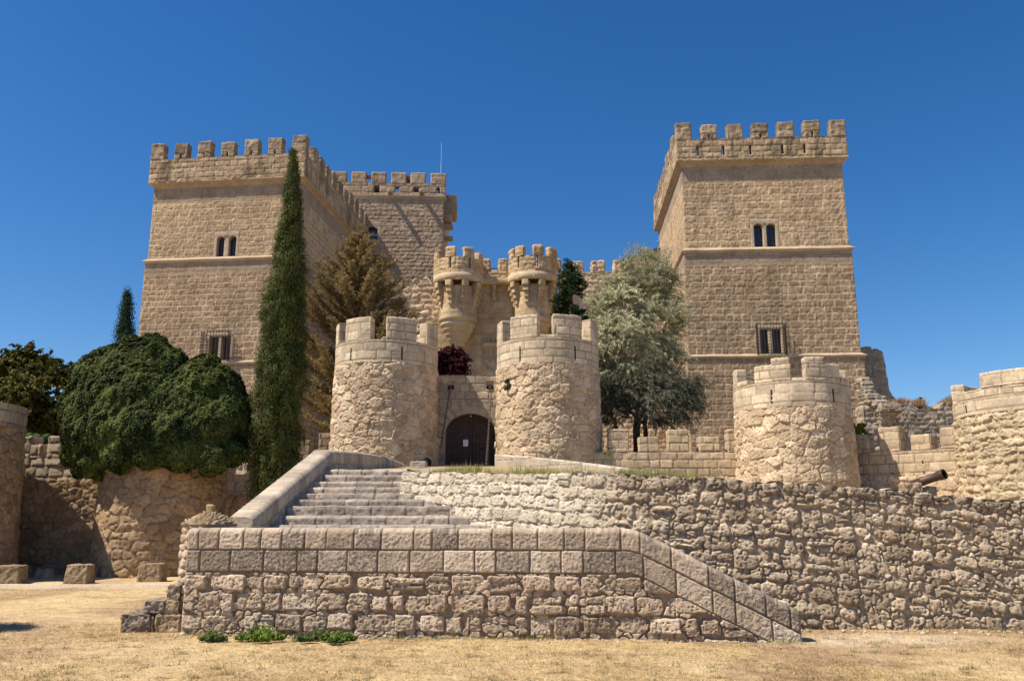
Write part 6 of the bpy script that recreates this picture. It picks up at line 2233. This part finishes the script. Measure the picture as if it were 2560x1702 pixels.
# yellow-green shrub behind the second battlement, ivy tuft on the gate turret, small weeds
def shrub(name, label, cl, d, n, ls, c0, c1, seed, cat, group=None, mat=None):
    rng = np.random.RandomState(seed)
    sph = []
    for x, y, r in cl:
        for _ in range(4):
            o_ = sphere_pts(1, rng)[0]
            sph.append((*(pS(x, y, d) + o_ * rS(r, d) * .55), rS(r, d) * (.4 + .25 * rng.rand())))
    M = MB(); blob_crown(M, sph, n, ls, ls * .6, c0, c1, rng, inner=.5, shell=.7, jit=.8, bump=.05)
    return tag(M.build(name, mat or M_leaf), label, cat, group)
shrub('bush', 'yellow-green bush behind the battlements right of the lone turret', [(1965, 985, 12), (1985, 985, 12), (1998, 1000, 9), (1975, 1000, 12), (2002, 1025, 7)], 33.6, 9000, .075, (.10, .13, .02), (.36, .33, .05), 51, 'bush')
shrub('ivy_tuft', 'small ivy tuft growing out of the right gate turret', [(1166, 878, 6), (1174, 890, 7), (1165, 895, 5), (1178, 900, 5)], 33.55, 2600, .06, (.035, .05, .018), (.12, .15, .05), 52, 'ivy')
shrub('weed', 'tiny weed sprouting at the wall foot right of the right gate turret', [(1392, 1040, 6), (1400, 1045, 5)], 33.0, 900, .06, (.16, .2, .05), (.34, .38, .1), 53, 'weed')
shrub('bush', 'tiny shrub sprouting from the top of the ruined wall', [(2121, 918, 5), (2117, 924, 3), (2127, 924, 3)], 47.6, 260, .13, (.02, .04, .03), (.06, .09, .05), 54, 'bush')
for i, (cl, lab, c0, c1) in enumerate((
        ([(492, 1462, 14), (482, 1468, 10), (505, 1468, 9)], 'leafy green weed clump at the left end of the landing wall foot', (.05, .08, .02), (.15, .21, .05)),
        ([(588, 1460, 14), (612, 1455, 20), (600, 1466, 16), (635, 1464, 13), (565, 1466, 9)], 'largest bright green weed clump at the landing wall foot', (.06, .11, .02), (.23, .31, .05)),
        ([(700, 1468, 12), (718, 1464, 11)], 'dull green weed clump between the two bright ones at the wall foot', (.06, .09, .03), (.15, .19, .07)),
        ([(760, 1463, 16), (775, 1470, 15), (795, 1467, 12), (740, 1460, 9)], 'rightmost leafy green weed clump at the landing wall foot', (.05, .09, .02), (.17, .24, .05)))):
    rng = np.random.RandomState(60 + i)
    M = MB()
    pts = []
    for x, y, r in cl:
        gp = ground_hit(x * Q, (y + r * .6) * Q)
        gp[1] = min(gp[1], 12.66 - (gp[0] + 4.8) * .0846)
        n = 40
        for _ in range(n):
            an = rng.rand() * 2 * np.pi; L = rS(r, 12.4) * (.8 + 1.9 * rng.rand() ** 2)
            dv = unit(np.array([math.cos(an) * .8, math.sin(an) * .5 - .25, .9 + 1.0 * rng.rand()]))
            b = gp + np.array([rng.randn() * .05, -abs(rng.randn()) * .03 - .01, 0])
            s = np.linspace(0, 1, 7)[:, None]
            st_ = b + dv * L * s - np.array([0, 0, 1]) * L * .35 * s ** 2
            k = rng.rand(16)
            lp = np.stack([np.interp(k, s[:, 0], st_[:, q]) for q in range(3)], -1) + rng.randn(16, 3) * .012
            lp[:, 2] = np.maximum(lp[:, 2], .005)
            leafs(M, lp, rng.randn(16, 3) + [0, -.6, .9], .042, .02, lerp(np.array(c0), np.array(c1), np.clip(rng.rand(16, 1) * .7 + .3 * k[:, None], 0, 1)), rng)
    tag(M.build('weed_clump', M_leaf), lab, 'weed', 'weeds along the foot of the landing wall')

# round-headed tree just outside the frame, whose shadow falls at the lower left
rng = np.random.RandomState(70)
sc_ = np.array([-6.75, 13.15, 0]) - LDIR * 2.6
SH = thing('round_tree', 'clipped round tree left of the photo, seen only by its shadow on the grass', 'tree', (sc_[0] - 2.05, sc_[1], 0))
M = MB()
blob_crown(M, [(sc_[0] - 2.05, sc_[1], 2.6, 1.2)] + [(sc_[0] - 2.05 + .85 * a, sc_[1] + .7 * b, 2.6 + .7 * c, .5) for a, b, c in sphere_pts(20, rng)], 16000, .1, .06, (.03, .06, .02), (.1, .16, .05), rng, core=.85, inner=.7)
M.build('crown', M_leaf, SH)
m = MB(); m.tube([(sc_[0] - 2.05, sc_[1], -.05), (sc_[0] - 2.05, sc_[1], 2.2)], [.1, .08], BARK, 8); m.build('trunk', M_bark, SH)
print('verts', sum(len(o.data.vertices) for o in bpy.data.objects if o.type == 'MESH'))
